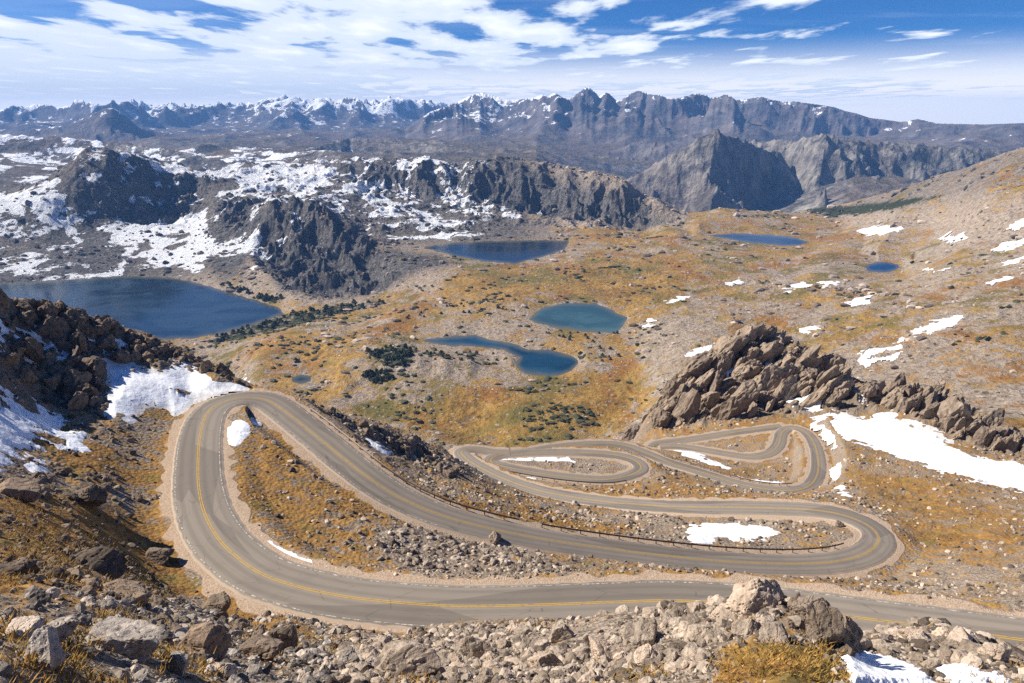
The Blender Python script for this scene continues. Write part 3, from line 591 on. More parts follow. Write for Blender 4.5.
def mat_valley():
    m = NT('valley'); p = m.pos(); ps = m.scl(p, (1, 1, 1.6))
    g, sc, sn = m.attr('grass'), m.attr('scrub'), m.attr('snow')
    n1, n2, n3, n4 = m.noise(p, .006, 6, .6, .6), m.noise(p, .028, 6, .62), m.noise(p, .13, 5, .62), m.noise(p, .5, 3, .6)
    rock = m.ramp(m.math('ADD', m.math('MULTIPLY', n3, .6), m.math('MULTIPLY', n4, .4)), [(.30, (.10, .078, .058)), (.43, (.25, .195, .145)), (.55, (.39, .315, .24)), (.72, (.55, .46, .365))])
    strat = m.noise(m.scl(p, (.3, .3, 2.2)), .05, 5, .65)
    rib = m.noise(m.scl(p, (1, 1, .22)), .06, 6, .7, .4)
    dark = m.ramp(m.math('ADD', m.math('ADD', m.math('MULTIPLY', n3, .35), m.math('MULTIPLY', strat, .2)), m.math('MULTIPLY', rib, .45)), [(.36, (.034, .034, .036)), (.45, (.078, .076, .075)), (.54, (.165, .153, .142)), (.66, (.31, .285, .26))])
    cr = m.attr('cliff')
    rock = m.mix(cr, rock, dark)
    gr = m.ramp(m.math('ADD', m.math('MULTIPLY', n2, .55), m.math('MULTIPLY', n3, .45)), [(.28, (.055, .042, .022)), (.40, (.16, .10, .035)), (.48, (.29, .168, .042)), (.57, (.40, .245, .075)), (.7, (.42, .32, .18))])
    gr = m.mix(m.math('MULTIPLY', m.step(m.noise(p, .014, 4), .52, .66), .7), gr, (.125, .115, .032))
    gr = m.mix(m.math('MULTIPLY', m.step(m.noise(m.scl(p, (1, .8, 1)), .0065, 5, .6, .5), .50, .60), .65), gr, m.mix(n3, (.15, .062, .020), (.36, .150, .040)))
    gr = m.mix(m.math('MULTIPLY', m.step(m.noise(p, .0052, 5, .6, .7), .53, .62), .7), gr, m.mix(n3, (.060, .062, .020), (.19, .175, .055)))
    gf = m.math('ADD', g, m.math('MULTIPLY', m.math('SUBTRACT', n2, .5), 2.2)); gf = m.math('ADD', gf, m.math('MULTIPLY', m.math('SUBTRACT', n1, .5), 1.6)); gf = m.math('ADD', gf, m.math('MULTIPLY', m.math('SUBTRACT', n3, .5), 1.5))
    gf = m.math('ADD', gf, m.math('MULTIPLY', m.math('SUBTRACT', m.nz(), .9), .9))
    gf = m.step(gf, .40, .66)
    col = m.mix(gf, rock, gr)
    # pale boulders strewn over the tundra
    vb = m.voro(p, .11); sp_ = m.step(m.math('ADD', vb, m.math('MULTIPLY', n2, .35)), .42, .30)
    col = m.mix(m.math('MULTIPLY', sp_, .75), col, m.mix(n4, (.30, .26, .22), (.50, .45, .39)))
    vk = m.voro(p, .075); col = m.mix(m.math('MULTIPLY', m.step(m.math('ADD', vk, m.math('MULTIPLY', n2, .5)), .46, .34), .7), col, (.05, .042, .026))  # dark specks: small shrubs, plus rock shadow painted into the ground colour
    sf = m.step(m.math('ADD', sc, m.math('ADD', m.math('MULTIPLY', m.math('SUBTRACT', n3, .5), 1.6), m.math('MULTIPLY', m.math('SUBTRACT', n2, .5), 1.0))), .55, .68)
    col = m.mix(sf, col, m.mix(n4, (.022, .030, .014), (.055, .062, .026)))
    sn_ = m.math('ADD', sn, m.math('MULTIPLY', m.math('SUBTRACT', n2, .5), 1.25)); sn_ = m.math('ADD', sn_, m.math('MULTIPLY', m.math('SUBTRACT', n3, .5), .3)); sn_ = m.math('ADD', sn_, m.math('MULTIPLY', m.math('SUBTRACT', rib, .5), .6)); sn_ = m.math('ADD', sn_, m.math('MULTIPLY', m.math('SUBTRACT', m.noise(p, .0085, 6, .54, .9), .5), 3.0)); sn_ = m.math('ADD', sn_, m.math('MULTIPLY', m.math('SUBTRACT', m.nz(), .80), .55))
    col = m.mix(m.math('MULTIPLY', m.step(sn_, .52, .57), m.step(sn, .04, .16)), col, SNOWC)
    b = m.bump(n3, .9, 6.0); b = m.bump(m.noise(p, .45, 4, .7), .9, 2.0, b); b = m.bump(m.math('MULTIPLY', rib, cr), .9, 16.0, b)
    return m.bsdf(col, .95, b, .1)
def mat_mountain():
    m = NT('mountain'); p = m.pos(); sc, sn = m.attr('scrub'), m.attr('snow')
    n1, n2, n3 = m.noise(p, .0016, 6, .62, .4), m.noise(p, .007, 6, .66), m.noise(p, .035, 4, .65)
    st = m.noise(m.scl(p, (.35, .35, 1)), .012, 5, .65)
    rock = m.ramp(m.math('ADD', m.math('MULTIPLY', n2, .5), m.math('MULTIPLY', st, .5)), [(.3, (.040, .038, .042)), (.45, (.088, .082, .085)), (.58, (.165, .15, .148)), (.75, (.29, .262, .25))])
    rb = m.noise(m.scl(p, (1, 1, .3)), .016, 6, .7, .5)
    pal = m.ramp(m.math('ADD', m.math('MULTIPLY', rb, .6), m.math('MULTIPLY', n2, .4)), [(.40, (.033, .034, .028)), (.47, (.10, .094, .082)), (.54, (.24, .218, .188)), (.64, (.40, .36, .31))])
    rock = m.mix(m.math('MULTIPLY', m.attr('pale'), .85), rock, pal)
    rock = m.mix(m.math('MULTIPLY', m.step(n1, .45, .62), .5), rock, m.mix(.5, rock, (.20, .14, .11)))
    rock = m.mix(m.attr('brown'), rock, m.mix(n2, (.07, .052, .036), (.24, .18, .12)))
    fo = m.step(m.math('ADD', sc, m.math('ADD', m.math('MULTIPLY', m.math('SUBTRACT', n2, .5), 1.6), m.math('MULTIPLY', m.math('SUBTRACT', n3, .5), 1.2))), .42, .60)
    col = m.mix(fo, rock, m.mix(n3, (.035, .04, .022), (.10, .09, .05)))
    s = m.math('ADD', sn, m.math('MULTIPLY', m.math('SUBTRACT', n2, .5), 1.5)); s = m.math('ADD', s, m.math('MULTIPLY', m.math('SUBTRACT', n1, .5), .7)); s = m.math('ADD', s, m.math('MULTIPLY', m.math('SUBTRACT', m.noise(m.scl(p, (1, 1, .3)), .009, 5, .65), .5), 1.0))
    col = m.mix(m.step(s, .50, .56), col, SNOWC)
    b = m.bump(rb, .7, 22.0); b = m.bump(n2, .9, 40.0, b); b = m.bump(n3, .8, 9.0, b)
    return m.bsdf(col, .95, b, .1)
def mat_rock(name, lo, mid, hi, lich=.3, scale=1.0):
    m = NT(name); tc = m.n('ShaderNodeTexCoord').outputs['Object']; p = m.pos()
    tone = m.attr('tone'); rnd = m.n('ShaderNodeObjectInfo').outputs['Random']
    n1, n2, n3 = m.noise(p, 1.3 * scale, 5, .65), m.noise(p, 6 * scale, 5, .7), m.noise(p, 26 * scale, 3, .7)
    f = m.math('ADD', m.math('MULTIPLY', n1, .45), m.math('MULTIPLY', n2, .35)); f = m.math('ADD', f, m.math('MULTIPLY', m.math('SUBTRACT', tone, .12), .40)); f = m.math('ADD', f, m.math('MULTIPLY', m.math('SUBTRACT', rnd, .5), .12)); f = m.math('ADD', f, m.math('MULTIPLY', m.math('SUBTRACT', n3, .5), .3))
    col = m.ramp(f, [(.33, lo), (.53, mid), (.74, hi)])
    col = m.mix(m.math('MULTIPLY', m.step(m.math('ADD', tone, m.math('MULTIPLY', m.math('SUBTRACT', rnd, .5), .6)), .5, .85), .4), col, m.mix(1, col, (1.0, .84, .72), 'MULTIPLY'))
    li = m.step(m.noise(p, 3.2 * scale, 4, .7), .60, .68)
    col = m.mix(m.math('MULTIPLY', li, lich), col, (.09, .085, .06))
    b = m.bump(n2, .7, .12 / scale); b = m.bump(n3, .6, .03 / scale, b)
    return m.bsdf(col, .92, b, .15)
def mat_snow():
    m = NT('snow'); p = m.pos(); n = m.noise(p, .9, 5, .6); n2 = m.noise(p, 5, 3, .6)
    col = m.mix(m.step(m.noise(p, .35, 5, .65), .52, .75), SNOWC, (.76, .77, .78))
    col = m.mix(m.math('MULTIPLY', m.step(m.math('ADD', m.attr('depth'), m.math('MULTIPLY', m.math('SUBTRACT', n, .5), .5)), .22, -.05), .6), col, (.50, .45, .40))
    b = m.bump(n, .5, .45); b = m.bump(n2, .3, .06, b)
    return m.bsdf(col, .6, b, .3)
def mat_water(name, deep, rough=.10):
    m = NT(name); p = m.pos(); ps = m.scl(p, (1, .45, 1))
    w = m.noise(ps, .35, 4, .6); g = m.noise(m.scl(p, (.6, 1, 1)), .012, 4, .6, 1.0)
    col = m.mix(m.step(g, .4, .65), deep, tuple(c * 1.7 + .006 for c in deep))
    col = m.mix(m.math('MULTIPLY', m.attr('shallow'), .8), col, (.13, .12, .075))
    b = m.bump(w, .4, .12)
    return m.bsdf(col, m.math('ADD', rough, m.math('MULTIPLY', m.step(g, .45, .7), .12)), b, .36, IOR=1.33)
def mat_road():
    m = NT('asphalt'); p = m.pos(); uv = m.n('ShaderNodeUVMap', uv_map='UVMap').outputs[0]
    sp = m.n('ShaderNodeSeparateXYZ'); m.lk(uv, sp.inputs[0]); a = sp.outputs[0]       # -1..1 across
    ab = m.math('ABSOLUTE', a)
    lane = m.math('ABSOLUTE', m.math('SUBTRACT', ab, .45)); tr = m.math('ABSOLUTE', m.math('SUBTRACT', lane, .2))
    track = m.step(tr, .14, .02)
    st = m.noise(m.scl(uv, (9, .09, 1)), 1, 4, .6); n = m.noise(p, .16, 4, .6); f = m.noise(p, 14, 3, .7)
    wide = m.noise(m.scl(uv, (2.2, .02, 1)), 1.0, 4, .6)
    col = m.mix(wide, (.185, .155, .125), (.30, .255, .205))
    col = m.mix(m.math('MULTIPLY', track, .38), col, (.105, .09, .08))
    col = m.mix(m.math('MULTIPLY', m.step(st, .5, .7), .35), col, (.25, .215, .185))
    col = m.mix(m.math('MULTIPLY', m.step(n, .5, .75), .3), col, (.095, .08, .072))
    col = m.mix(.25, col, m.mix(f, (.08, .07, .06), (.28, .25, .22)))
    pc = m.n('ShaderNodeSeparateColor'); m.lk(m.voro(m.scl(uv, (.9, .045, 1)), 1.0, out='Color'), pc.inputs[0])
    col = m.mix(m.math('MULTIPLY', m.step(pc.outputs[0], .70, .72), .38), col, (.085, .073, .064))
    ck = m.voro(m.scl(uv, (2.2, .12, 1)), 1.0, 'DISTANCE_TO_EDGE'); cr = m.step(m.math('ADD', ck, m.math('MULTIPLY', m.noise(p, 1.2, 3), .03)), .026, .014)
    col = m.mix(m.math('MULTIPLY', cr, .45), col, (.05, .045, .04))
    edge = m.step(m.math('ADD', ab, m.math('MULTIPLY', m.math('SUBTRACT', m.noise(p, 1.1, 4), .5), .12)), .94, 1.0)
    col = m.mix(edge, col, (.37, .29, .22))
    return m.bsdf(col, .85, m.bump(f, .3, .02), .25)
def mat_paint(name, c, wear):
    m = NT(name); p = m.pos(); n = m.noise(p, 2.2, 5, .7)
    return m.bsdf(m.mix(m.step(n, wear - .10, wear + .14), c, (.17, .145, .12)), .8, None, .2)
def mat_plain(name, c, rough=.6, metal=0., var=.35, scale=4):
    m = NT(name); n = m.noise(m.pos(), scale, 4, .65)
    return m.bsdf(m.mix(n, tuple(x * (1 - var) for x in c), tuple(x * (1 + var) for x in c)), rough, m.bump(n, .2, .02), .4, Metallic=metal)
def mat_tuft():
    m = NT('dry_grass'); p = m.pos()
    f = m.math('ADD', m.math('MULTIPLY', m.noise(p, 1.1, 5, .7), .55), m.math('MULTIPLY', m.noise(p, 14, 3, .7), .45))
    return m.bsdf(m.ramp(f, [(.32, (.10, .075, .025)), (.43, (.21, .15, .04)), (.52, (.36, .19, .045)), (.62, (.46, .31, .11)), (.75, (.50, .40, .20))]), .9)
M = dict(near=mat_near(), valley=mat_valley(), mountain=mat_mountain(),
         pale=mat_rock('pale_granite', (.09, .070, .055), (.33, .265, .205), (.60, .505, .41), .22), grey=mat_rock('grey_granite', (.08, .068, .058), (.30, .26, .22), (.60, .53, .455), .3), dark=mat_rock('dark_rock', (.07, .053, .041), (.19, .145, .108), (.34, .27, .205), .3),
         crag=mat_rock('crag_rock', (.066, .051, .039), (.235, .18, .132), (.46, .375, .285), .3, .35), grass=mat_tuft(),
         cliffrock=mat_rock('cliff_rock', (.035, .032, .030), (.12, .107, .095), (.27, .24, .205), .2, .08), shrub=mat_plain('shrub_leaves', (.052, .055, .021), .9, 0, .6, .15),
         snow=mat_snow(), road=mat_road(), yellow=mat_paint('yellow_paint', (.46, .28, .045), .58), white=mat_paint('white_paint', (.58, .55, .50), .43),
         steel=mat_plain('weathered_steel', (.13, .10, .08), .55, .5), wood=mat_plain('post_wood', (.16, .11, .075), .85), bark=mat_plain('bark', (.10, .075, .055), .95), needle=mat_plain('needles', (.032, .045, .019), .9, 0, .5, .8))

# ------------------------------------------------------------------ building helpers
def mesh_np(name, V, Fq, mat, uv=None, attrs=None, smooth=True):
    V = np.asarray(V, np.float32); Fq = np.asarray(Fq, np.int32)
    me = bpy.data.meshes.new(name); k = Fq.shape[1]
    me.vertices.add(len(V)); me.vertices.foreach_set('co', V.ravel())
    me.loops.add(Fq.size); me.loops.foreach_set('vertex_index', Fq.ravel())
    me.polygons.add(len(Fq)); me.polygons.foreach_set('loop_start', np.arange(0, Fq.size, k, dtype=np.int32))
    me.polygons.foreach_set('use_smooth', np.full(len(Fq), smooth))
    if uv is not None:
        l = me.uv_layers.new(name='UVMap'); l.data.foreach_set('uv', np.asarray(uv, np.float32)[Fq.ravel()].ravel())
    for an, a in (attrs or {}).items():
        at = me.attributes.new(an, 'FLOAT', 'POINT'); at.data.foreach_set('value', np.asarray(a, np.float32).ravel())
    me.materials.append(mat); me.update(); me.validate()
    return me
def link(name, me, parent=None):
    o = bpy.data.objects.new(name, me); COL.objects.link(o)
    if parent is not None: o.parent = parent
    return o
def tag(o, label=None, cat=None, group=None, kind=None):
    for k, v in (('label', label), ('category', cat), ('group', group), ('kind', kind)):
        if v: o[k] = v
    return o
def empty(name, loc):
    o = bpy.data.objects.new(name, None); COL.objects.link(o); o.location = loc; return o

# ------------------------------------------------------------------ the ground
def ground(name, r0, r1, mat, attrs, c0=0, c1=NC, label=None):
    n, k = r1 - r0 + 1, c1 - c0
    V = np.stack([X[r0:r1 + 1, c0:c1], Y[r0:r1 + 1, c0:c1], Z[r0:r1 + 1, c0:c1]], -1).reshape(-1, 3)
    i = np.arange(n * k).reshape(n, k)
    Fq = np.stack([i[:-1, :-1], i[:-1, 1:], i[1:, 1:], i[1:, :-1]], -1).reshape(-1, 4)
    o = link(name, mesh_np(name, V, Fq, mat, attrs={a: A[r0:r1 + 1, c0:c1] for a, A in attrs.items()}))
    tag(o, label, None, None, 'structure'); return o
CLIFF = np.clip(1.2 * MCRAG + sstep(1700, 2000, RR)[:, None] * sstep(.10, -.02, THG) * .85, 0, 1).astype(np.float32)
paint(CLIFF, [(830, 209), (900, 189), (950, 172), (985, 160), (1024, 147), (1070, 140), (1070, 185), (1000, 192), (930, 204), (860, 212)], .5, 8)
ground('hillside_ground', 0, IR1, M['near'], dict(grass=GRASS, dirt=DIRT, rubble=RUB, snow=SNOW, crag=CRAG), label='ochre and rocky mountainside that carries the switchback road')
ground('valley_ground', IR1, IR2, M['valley'], dict(grass=GRASS, scrub=SCRUB, snow=SNOW, cliff=CLIFF), label='brown tundra valley with lakes and the snowy cliff ridge behind')
IR3 = int(np.argmin(abs(RR - 6250)))
ground('nearer_mountains', IR2, IR3, M['mountain'], dict(scrub=SCRUB, snow=SNOW, pale=NEARM, brown=BROWN), label='dark forested ridges and grey mountain beyond the plateau')
ground('mountain_range', IR3, NR - 1, M['mountain'], dict(scrub=SCRUB, snow=SNOW, pale=NEARM, brown=BROWN), label='jagged blue mountain range on the horizon streaked with snow')
LKN = []
for (th, lr), (o, z, l) in zip(LAKEPOLY, LAKES):
    rs, cs, dd = LAKED[len(LKN)]
    keep = dd > -4; ii = np.arange(dd.size).reshape(dd.shape)
    fk = keep[:-1, :-1] | keep[:-1, 1:] | keep[1:, 1:] | keep[1:, :-1]
    Fq = np.stack([ii[:-1, :-1], ii[:-1, 1:], ii[1:, 1:], ii[1:, :-1]], -1)[fk]
    used, inv = np.unique(Fq, return_inverse=True)
    V = np.stack([X[rs, cs].ravel()[used], Y[rs, cs].ravel()[used], np.full(len(used), z)], -1)
    deep = [(.012, .026, .045), (.006, .014, .026), (.030, .068, .074), (.006, .030, .055), (.008, .020, .045), (.004, .022, .06), (.01, .03, .04)][len(LKN)]; LKN.append(1)
    me = mesh_np('lake', V, inv.reshape(-1, 4), mat_water('lake_water', deep), attrs=dict(shallow=sstep(4.5, -.5, dd).ravel()[used])); tag(link('lake', me), l, None, None, 'structure')

# ------------------------------------------------------------------ roads
def strip(A, N, offs, zoffs, closed):
    offs = np.asarray(offs); k = offs.shape[-1]; n = len(A)
    V = np.empty((n, k, 3)); V[..., :2] = A[:, None, :2] + N[:, None] * (np.broadcast_to(offs, (n, k))[..., None]); V[..., 2] = A[:, 2:3] + np.broadcast_to(zoffs, (n, k))
    i = np.arange(n * k).reshape(n, k)
    if closed: i = np.r_[i, i[:1]]
    Fq = np.stack([i[:-1, 1:], i[:-1, :-1], i[1:, :-1], i[1:, 1:]], -1).reshape(-1, 4)
    return V.reshape(-1, 3), Fq
def near_i(A, u, v, z):
    p = at_z(u, v, z); return int(np.argmin(np.hypot(A[:, 0] - p[0], A[:, 1] - p[1])))
RLIFT = {'main_road': 0, 'loop_road': -.03, 'switchback_road': -.06, 'branch_road': -.03}
for name, A, closed in ROADS:
    N = tang(A, closed); hw = A[:, 3:4] / 2; n = len(A)
    A = A.copy(); A[:, 2] += RLIFT[name]
    s = np.r_[0, np.cumsum(np.linalg.norm(np.diff(A[:, :2], axis=0), axis=1))]
    jag = .16 * perlin(s / 1.7, s * 0 + 3.1, 5)[:, None]
    jag2 = .16 * perlin(s / 1.7, s * 0 + 9.1, 6)[:, None]
    fr_ = np.array([-1, -.75, -.5, -.25, 0, .25, .5, .75, 1.0])
    offs = np.concatenate([-hw - .5, hw * fr_ + np.c_[jag, np.zeros((n, 7)), jag2], hw + .5], 1)
    zo = np.r_[-.5, .05 - .05 * np.abs(fr_) ** 2, -.5]
    V, Fq = strip(A, N, offs, zo, closed)
    uvx = np.r_[-1.02, fr_, 1.02]
    uv = np.stack([np.broadcast_to(uvx, (n, 11)), np.broadcast_to(s[:, None], (n, 11))], -1).reshape(-1, 2)
    ro = tag(link(name, mesh_np(name, V, Fq, M['road'], uv)), {'main_road': 'grey asphalt road sweeping through three hairpin bends', 'loop_road': 'small oval loop of narrow road below the main bends', 'switchback_road': 'narrow lower switchback road with a tight double bend', 'branch_road': 'narrow upper strip of road below the rocky outcrop'}[name], None, None, 'structure')
    sel = slice(0, n)
    for q, off in (('yellow_line', -.13), ('yellow_line', .13)):
        V, Fq = strip(A, N, np.array([off - .06, off + .06]), np.array([.062, .062]), closed)
        link(q, mesh_np(q, V, Fq, M['yellow']), ro)
    if name in ('main_road',):
        e_ = near_i(A, 449, 518, -63); A, N, hw = A[:e_], N[:e_], hw[:e_]
        for sg in (-1, 1):
            o_ = sg * (hw - .42)
            V, Fq = strip(A, N, np.concatenate([np.minimum(o_ - .07, o_ + .07), np.maximum(o_ - .07, o_ + .07)], 1), np.array([.022, .022]), closed)
            link('white_edge_line', mesh_np('white_edge_line', V, Fq, M['white']), ro)

# ------------------------------------------------------------------ height lookup
def zat(x, y):
    th = math.atan2(x, y); lr = math.log(math.hypot(x, y))
    j = min(max(int(np.searchsorted(TH, th)) - 1, 0), NC - 2); i = min(max(int(np.searchsorted(LR, lr)) - 1, 0), NR - 2)
    a = (th - TH[j]) / (TH[j + 1] - TH[j]); b = (lr - LR[i]) / (LR[i + 1] - LR[i])
    return (Z[i, j] * (1 - a) + Z[i, j + 1] * a) * (1 - b) + (Z[i + 1, j] * (1 - a) + Z[i + 1, j + 1] * a) * b
def ground_pt(u, v):
    th, lr = hit(np.array([u]), np.array([v])); r = math.exp(lr[0])
    x, y = r * math.sin(th[0]), r * math.cos(th[0]); return Vector((x, y, zat(x, y))), r

# ------------------------------------------------------------------ guardrails along the drop
def guardrail(name, A, N, i0, i1, side, label):
    run = A[i0:i1]; nn = N[i0:i1]; off = side * (run[:, 3] / 2 + .55)
    P = np.c_[run[:, :2] + nn * off[:, None], run[:, 2]]
    g = empty('guardrail', P[len(P) // 2]); c = np.array(g.location)
    tag(g, label, 'guardrail', 'low dark guardrails along the road')
    Q = P - c
    prof = np.array([(0, .42), (.05, .46), (.05, .54), (0, .58), (.05, .62), (.05, .70), (0, .74), (-.03, .74), (-.03, .42)])
    V = np.concatenate([Q[:, None, :2] + nn[:, None] * (prof[:, 0] * -side)[None, :, None], np.broadcast_to(Q[:, None, 2:3] + prof[None, :, 1:2], (len(Q), len(prof), 1))], 2).reshape(-1, 3)
    k = len(prof); i = np.arange(len(V)).reshape(-1, k); i = np.c_[i, i[:, 0]]
    Fq = np.stack([i[:-1, :-1], i[:-1, 1:], i[1:, 1:], i[1:, :-1]], -1).reshape(-1, 4)
    link('rail', mesh_np('rail', V, Fq, M['steel'], smooth=False), g)
    me = None; st = max(3, int(3.8 / .8), len(Q) // 70)
    for j in range(0, len(Q), st):
        if me is None:
            bm = bmesh.new(); bmesh.ops.create_cube(bm, size=1)
            for v in bm.verts: v.co = Vector((v.co.x * .17, v.co.y * .17, v.co.z * 1.3 + .15))
            bmesh.ops.bevel(bm, geom=bm.edges[:], offset=.015, segments=1, affect='EDGES')
            me = bpy.data.meshes.new('post'); bm.to_mesh(me); bm.free(); me.materials.append(M['wood'])
        p = link('post', me, g); p.location = (Q[j][0] + nn[j][0] * side * .13, Q[j][1] + nn[j][1] * side * .13, Q[j][2])
        p.rotation_euler = (0, 0, math.atan2(nn[j][1], nn[j][0]))
A0, N0 = ROADS[0][1], tang(ROADS[0][1], False); A1, N1 = ROADS[1][1], tang(ROADS[1][1], True); A2, N2 = ROADS[2][1], tang(ROADS[2][1], False)
for A, N, a, b, side, lab in [(A0, N0, (292, 417, -55.6), (525, 536, -66), 1, 'dark guardrail beside the long diagonal road above the valley drop'), (A0, N0, (545, 540, -67), (862, 555, -77.5), 1, 'dark guardrail curving round the inside of the right hairpin'), 
                              (A1, N1, (620, 477, -103.4), (510, 468, -102.4), 1, 'guardrail along the near side of the oval loop road'), (A2, N2, (660, 458, -110.4), (800, 489, -108.8), 1, 'guardrail inside the lower switchback beside snow strips')]:
    i, j = near_i(A, *a), near_i(A, *b); i, j = min(i, j), max(i, j)
    guardrail('guardrail', A, N, i, j, side, lab)

# ------------------------------------------------------------------ snow patches: sheets that thin out into the ground
def snow_patch(px, label, thick=.35, soft=4.0, wl=None, hole=.9, fillk=.7, group='snow patches lying on the ground'):
    q = poly_sd(on_ground(px, 3), soft * 3)
    if q is None: return
    rs, cs, dd = q
    x, y, z = X[rs, cs], Y[rs, cs], Z[rs, cs]; r = float(np.median(np.hypot(x, y)))
    wl = wl or r * .022
    n = fbm(x, y, wl, 5, 131, .6) * 1.5
    f = np.clip(dd / soft, -3, 3) * .5 + n * hole
    f = np.minimum(f, (ROADD[rs, cs] - .7) * .8)
    f = np.clip(f, -.6, 1)
    zb_ = z.copy()
    for _ in range(2):
        for ax, w_ in ((0, 5), (1, 7)):
            zp = np.pad(zb_, [(w_, w_) if a == ax else (0, 0) for a in (0, 1)], mode='edge'); cs_ = np.cumsum(zp, axis=ax)
            m_ = 2 * w_; zb_ = (np.take(cs_, np.arange(m_, cs_.shape[ax]), ax) - np.take(cs_, np.arange(0, cs_.shape[ax] - m_), ax)) / m_
    zz = zb_ * fillk + z * (1 - fillk) + thick * (f + .04) + (thick * .2) * np.clip(f, 0, 1) * fbm(x, y, wl * .7, 2, 137)
    keep = f > -.35
    i = np.arange(x.size).reshape(x.shape)
    fk = keep[:-1, :-1] & keep[:-1, 1:] & keep[1:, 1:] & keep[1:, :-1]
    Fq = np.stack([i[:-1, :-1], i[:-1, 1:], i[1:, 1:], i[1:, :-1]], -1)[fk]
    if len(Fq) == 0: return
    used, inv = np.unique(Fq, return_inverse=True); Fq = inv.reshape(-1, 4)
    V = np.stack([x, y, zz], -1).reshape(-1, 3)[used]; c = V.mean(0)
    o = link('snow_patch', mesh_np('snow_patch', V - c, Fq, M['snow'], attrs=dict(depth=np.clip(f, -.5, 1).ravel()[used]))); o.location = c
    tag(o, label, 'snow patch', group)
SNOWP = []
def sp(px, label, **kw): SNOWP.append(px); snow_patch(px, label, **kw)
sp([(103, 364), (120, 366), (140, 372), (165, 368), (190, 366), (215, 372), (247, 381), (253, 386), (225, 388), (203, 392), (190, 400), (186, 409), (174, 417), (167, 406), (152, 404), (136, 413), (130, 420), (112, 416), (104, 405), (109, 385)], 'large bowl-shaped snow patch beside the top of the left hairpin', thick=.5, hole=.45, soft=6)
sp([(226, 429), (233, 421), (246, 420), (259, 424), (249, 434), (243, 442), (236, 448), (228, 446)], 'small bright snow patch inside the left hairpin', thick=.4, hole=.4)
sp([(252, 534), (262, 537), (280, 546), (310, 559), (342, 571), (338, 576), (310, 569), (285, 562), (265, 551), (255, 542)], 'thin snow strip along the inside edge of the lower left bend', thick=.35, hole=.6, soft=2.5)
sp([(-30, 395), (10, 397), (40, 408), (60, 420), (85, 437), (95, 455), (70, 452), (45, 440), (25, 446), (12, 470), (0, 468), (-30, 450)], 'broken snow field on the dark rocky slope at the far left', thick=.25, hole=1.9)
sp([(28, 458), (45, 462), (50, 474), (36, 478), (26, 470)], 'small snow scrap below the broken snow field at the left', thick=.35, hole=.7)
sp([(54, 350), (70, 354), (84, 366), (76, 371), (60, 364)], 'small snow patch in the dark crag left of the snow bowl', thick=.5, hole=.6)
sp([(0, 333), (30, 338), (55, 346), (40, 352), (10, 345), (-20, 342)], 'thin snow scraps under the crest of the dark left ridge', thick=.5, hole=1.3)
sp([(60, 315), (90, 320), (120, 335), (110, 342), (80, 333), (60, 325)], 'thin snow flecks near the top of the left ridge', thick=.5, hole=1.5)
sp([(684, 531), (690, 524), (705, 520), (740, 520), (775, 526), (786, 533), (770, 538), (740, 541), (718, 541), (700, 546), (688, 541)], 'oval snow patch inside the right hairpin loop', thick=.4, hole=.55)
sp([(806, 410), (830, 411), (852, 418), (872, 421), (880, 408), (892, 410), (905, 424), (930, 432), (955, 446), (985, 458), (1024, 462), (1070, 475), (1070, 505), (1024, 492), (985, 486), (940, 473), (895, 458), (858, 444), (832, 440), (818, 426)], 'long snow slope below the brown rocky outcrop at the right', thick=.7, hole=.45, soft=6)
sp([(832, 471), (838, 468), (845, 484), (856, 497), (845, 500), (834, 499), (836, 486)], 'narrow upright snow patch beside the lower switchback', thick=.4, hole=.35)
sp([(838, 655), (868, 651), (900, 660), (925, 672), (945, 690), (852, 690), (846, 672)], 'snow patch at the foot of the near dark rock, bottom right', thick=.22, hole=.5)
sp([(930, 668), (960, 664), (1000, 674), (1024, 690), (960, 690)], 'broken snow patch among pale rubble in the bottom right corner', thick=.18, hole=1.3)
sp([(672, 449), (690, 452), (712, 458), (735, 468), (728, 471), (705, 464), (682, 456)], 'upper snow strip inside the lower switchback', thick=.4, hole=.5, soft=2)
sp([(690, 464), (715, 472), (745, 478), (782, 482), (785, 486), (755, 485), (722, 477)], 'lower snow strip inside the lower switchback', thick=.4, hole=.5, soft=2)
sp([(518, 476), (530, 478), (545, 482), (540, 485), (522, 480)], 'tiny snow scrap between the loop road and the main road', thick=.3, hole=.5, soft=2)
sp([(367, 440), (378, 443), (392, 452), (388, 456), (374, 449)], 'small snow patch on the dark slope above the diagonal road', thick=.4, hole=.6, soft=2.5)
sp([(500, 458), (530, 456), (560, 457), (575, 462), (540, 463), (510, 462)], 'scattered snow scraps inside the oval loop road', thick=.3, hole=1.3, soft=2.5)
sp([(768, 362), (778, 374), (790, 388), (786, 396), (776, 386), (766, 370)], 'snow streak in a gully of the brown outcrop', thick=.9, hole=.7, soft=2.5)
sp([(858, 378), (868, 392), (864, 398), (855, 386)], 'thin snow streak between the outcrop pinnacles', thick=.9, hole=.5, soft=2.5)
sp([(808, 350), (818, 362), (826, 378), (818, 374), (806, 358)], 'snow sliver high on the brown outcrop', thick=.9, hole=.7, soft=2.5)
sp([(722, 372), (736, 366), (740, 374), (728, 378)], 'snow scrap near the dark notch of the outcrop', thick=.9, hole=1.0, soft=2.5)
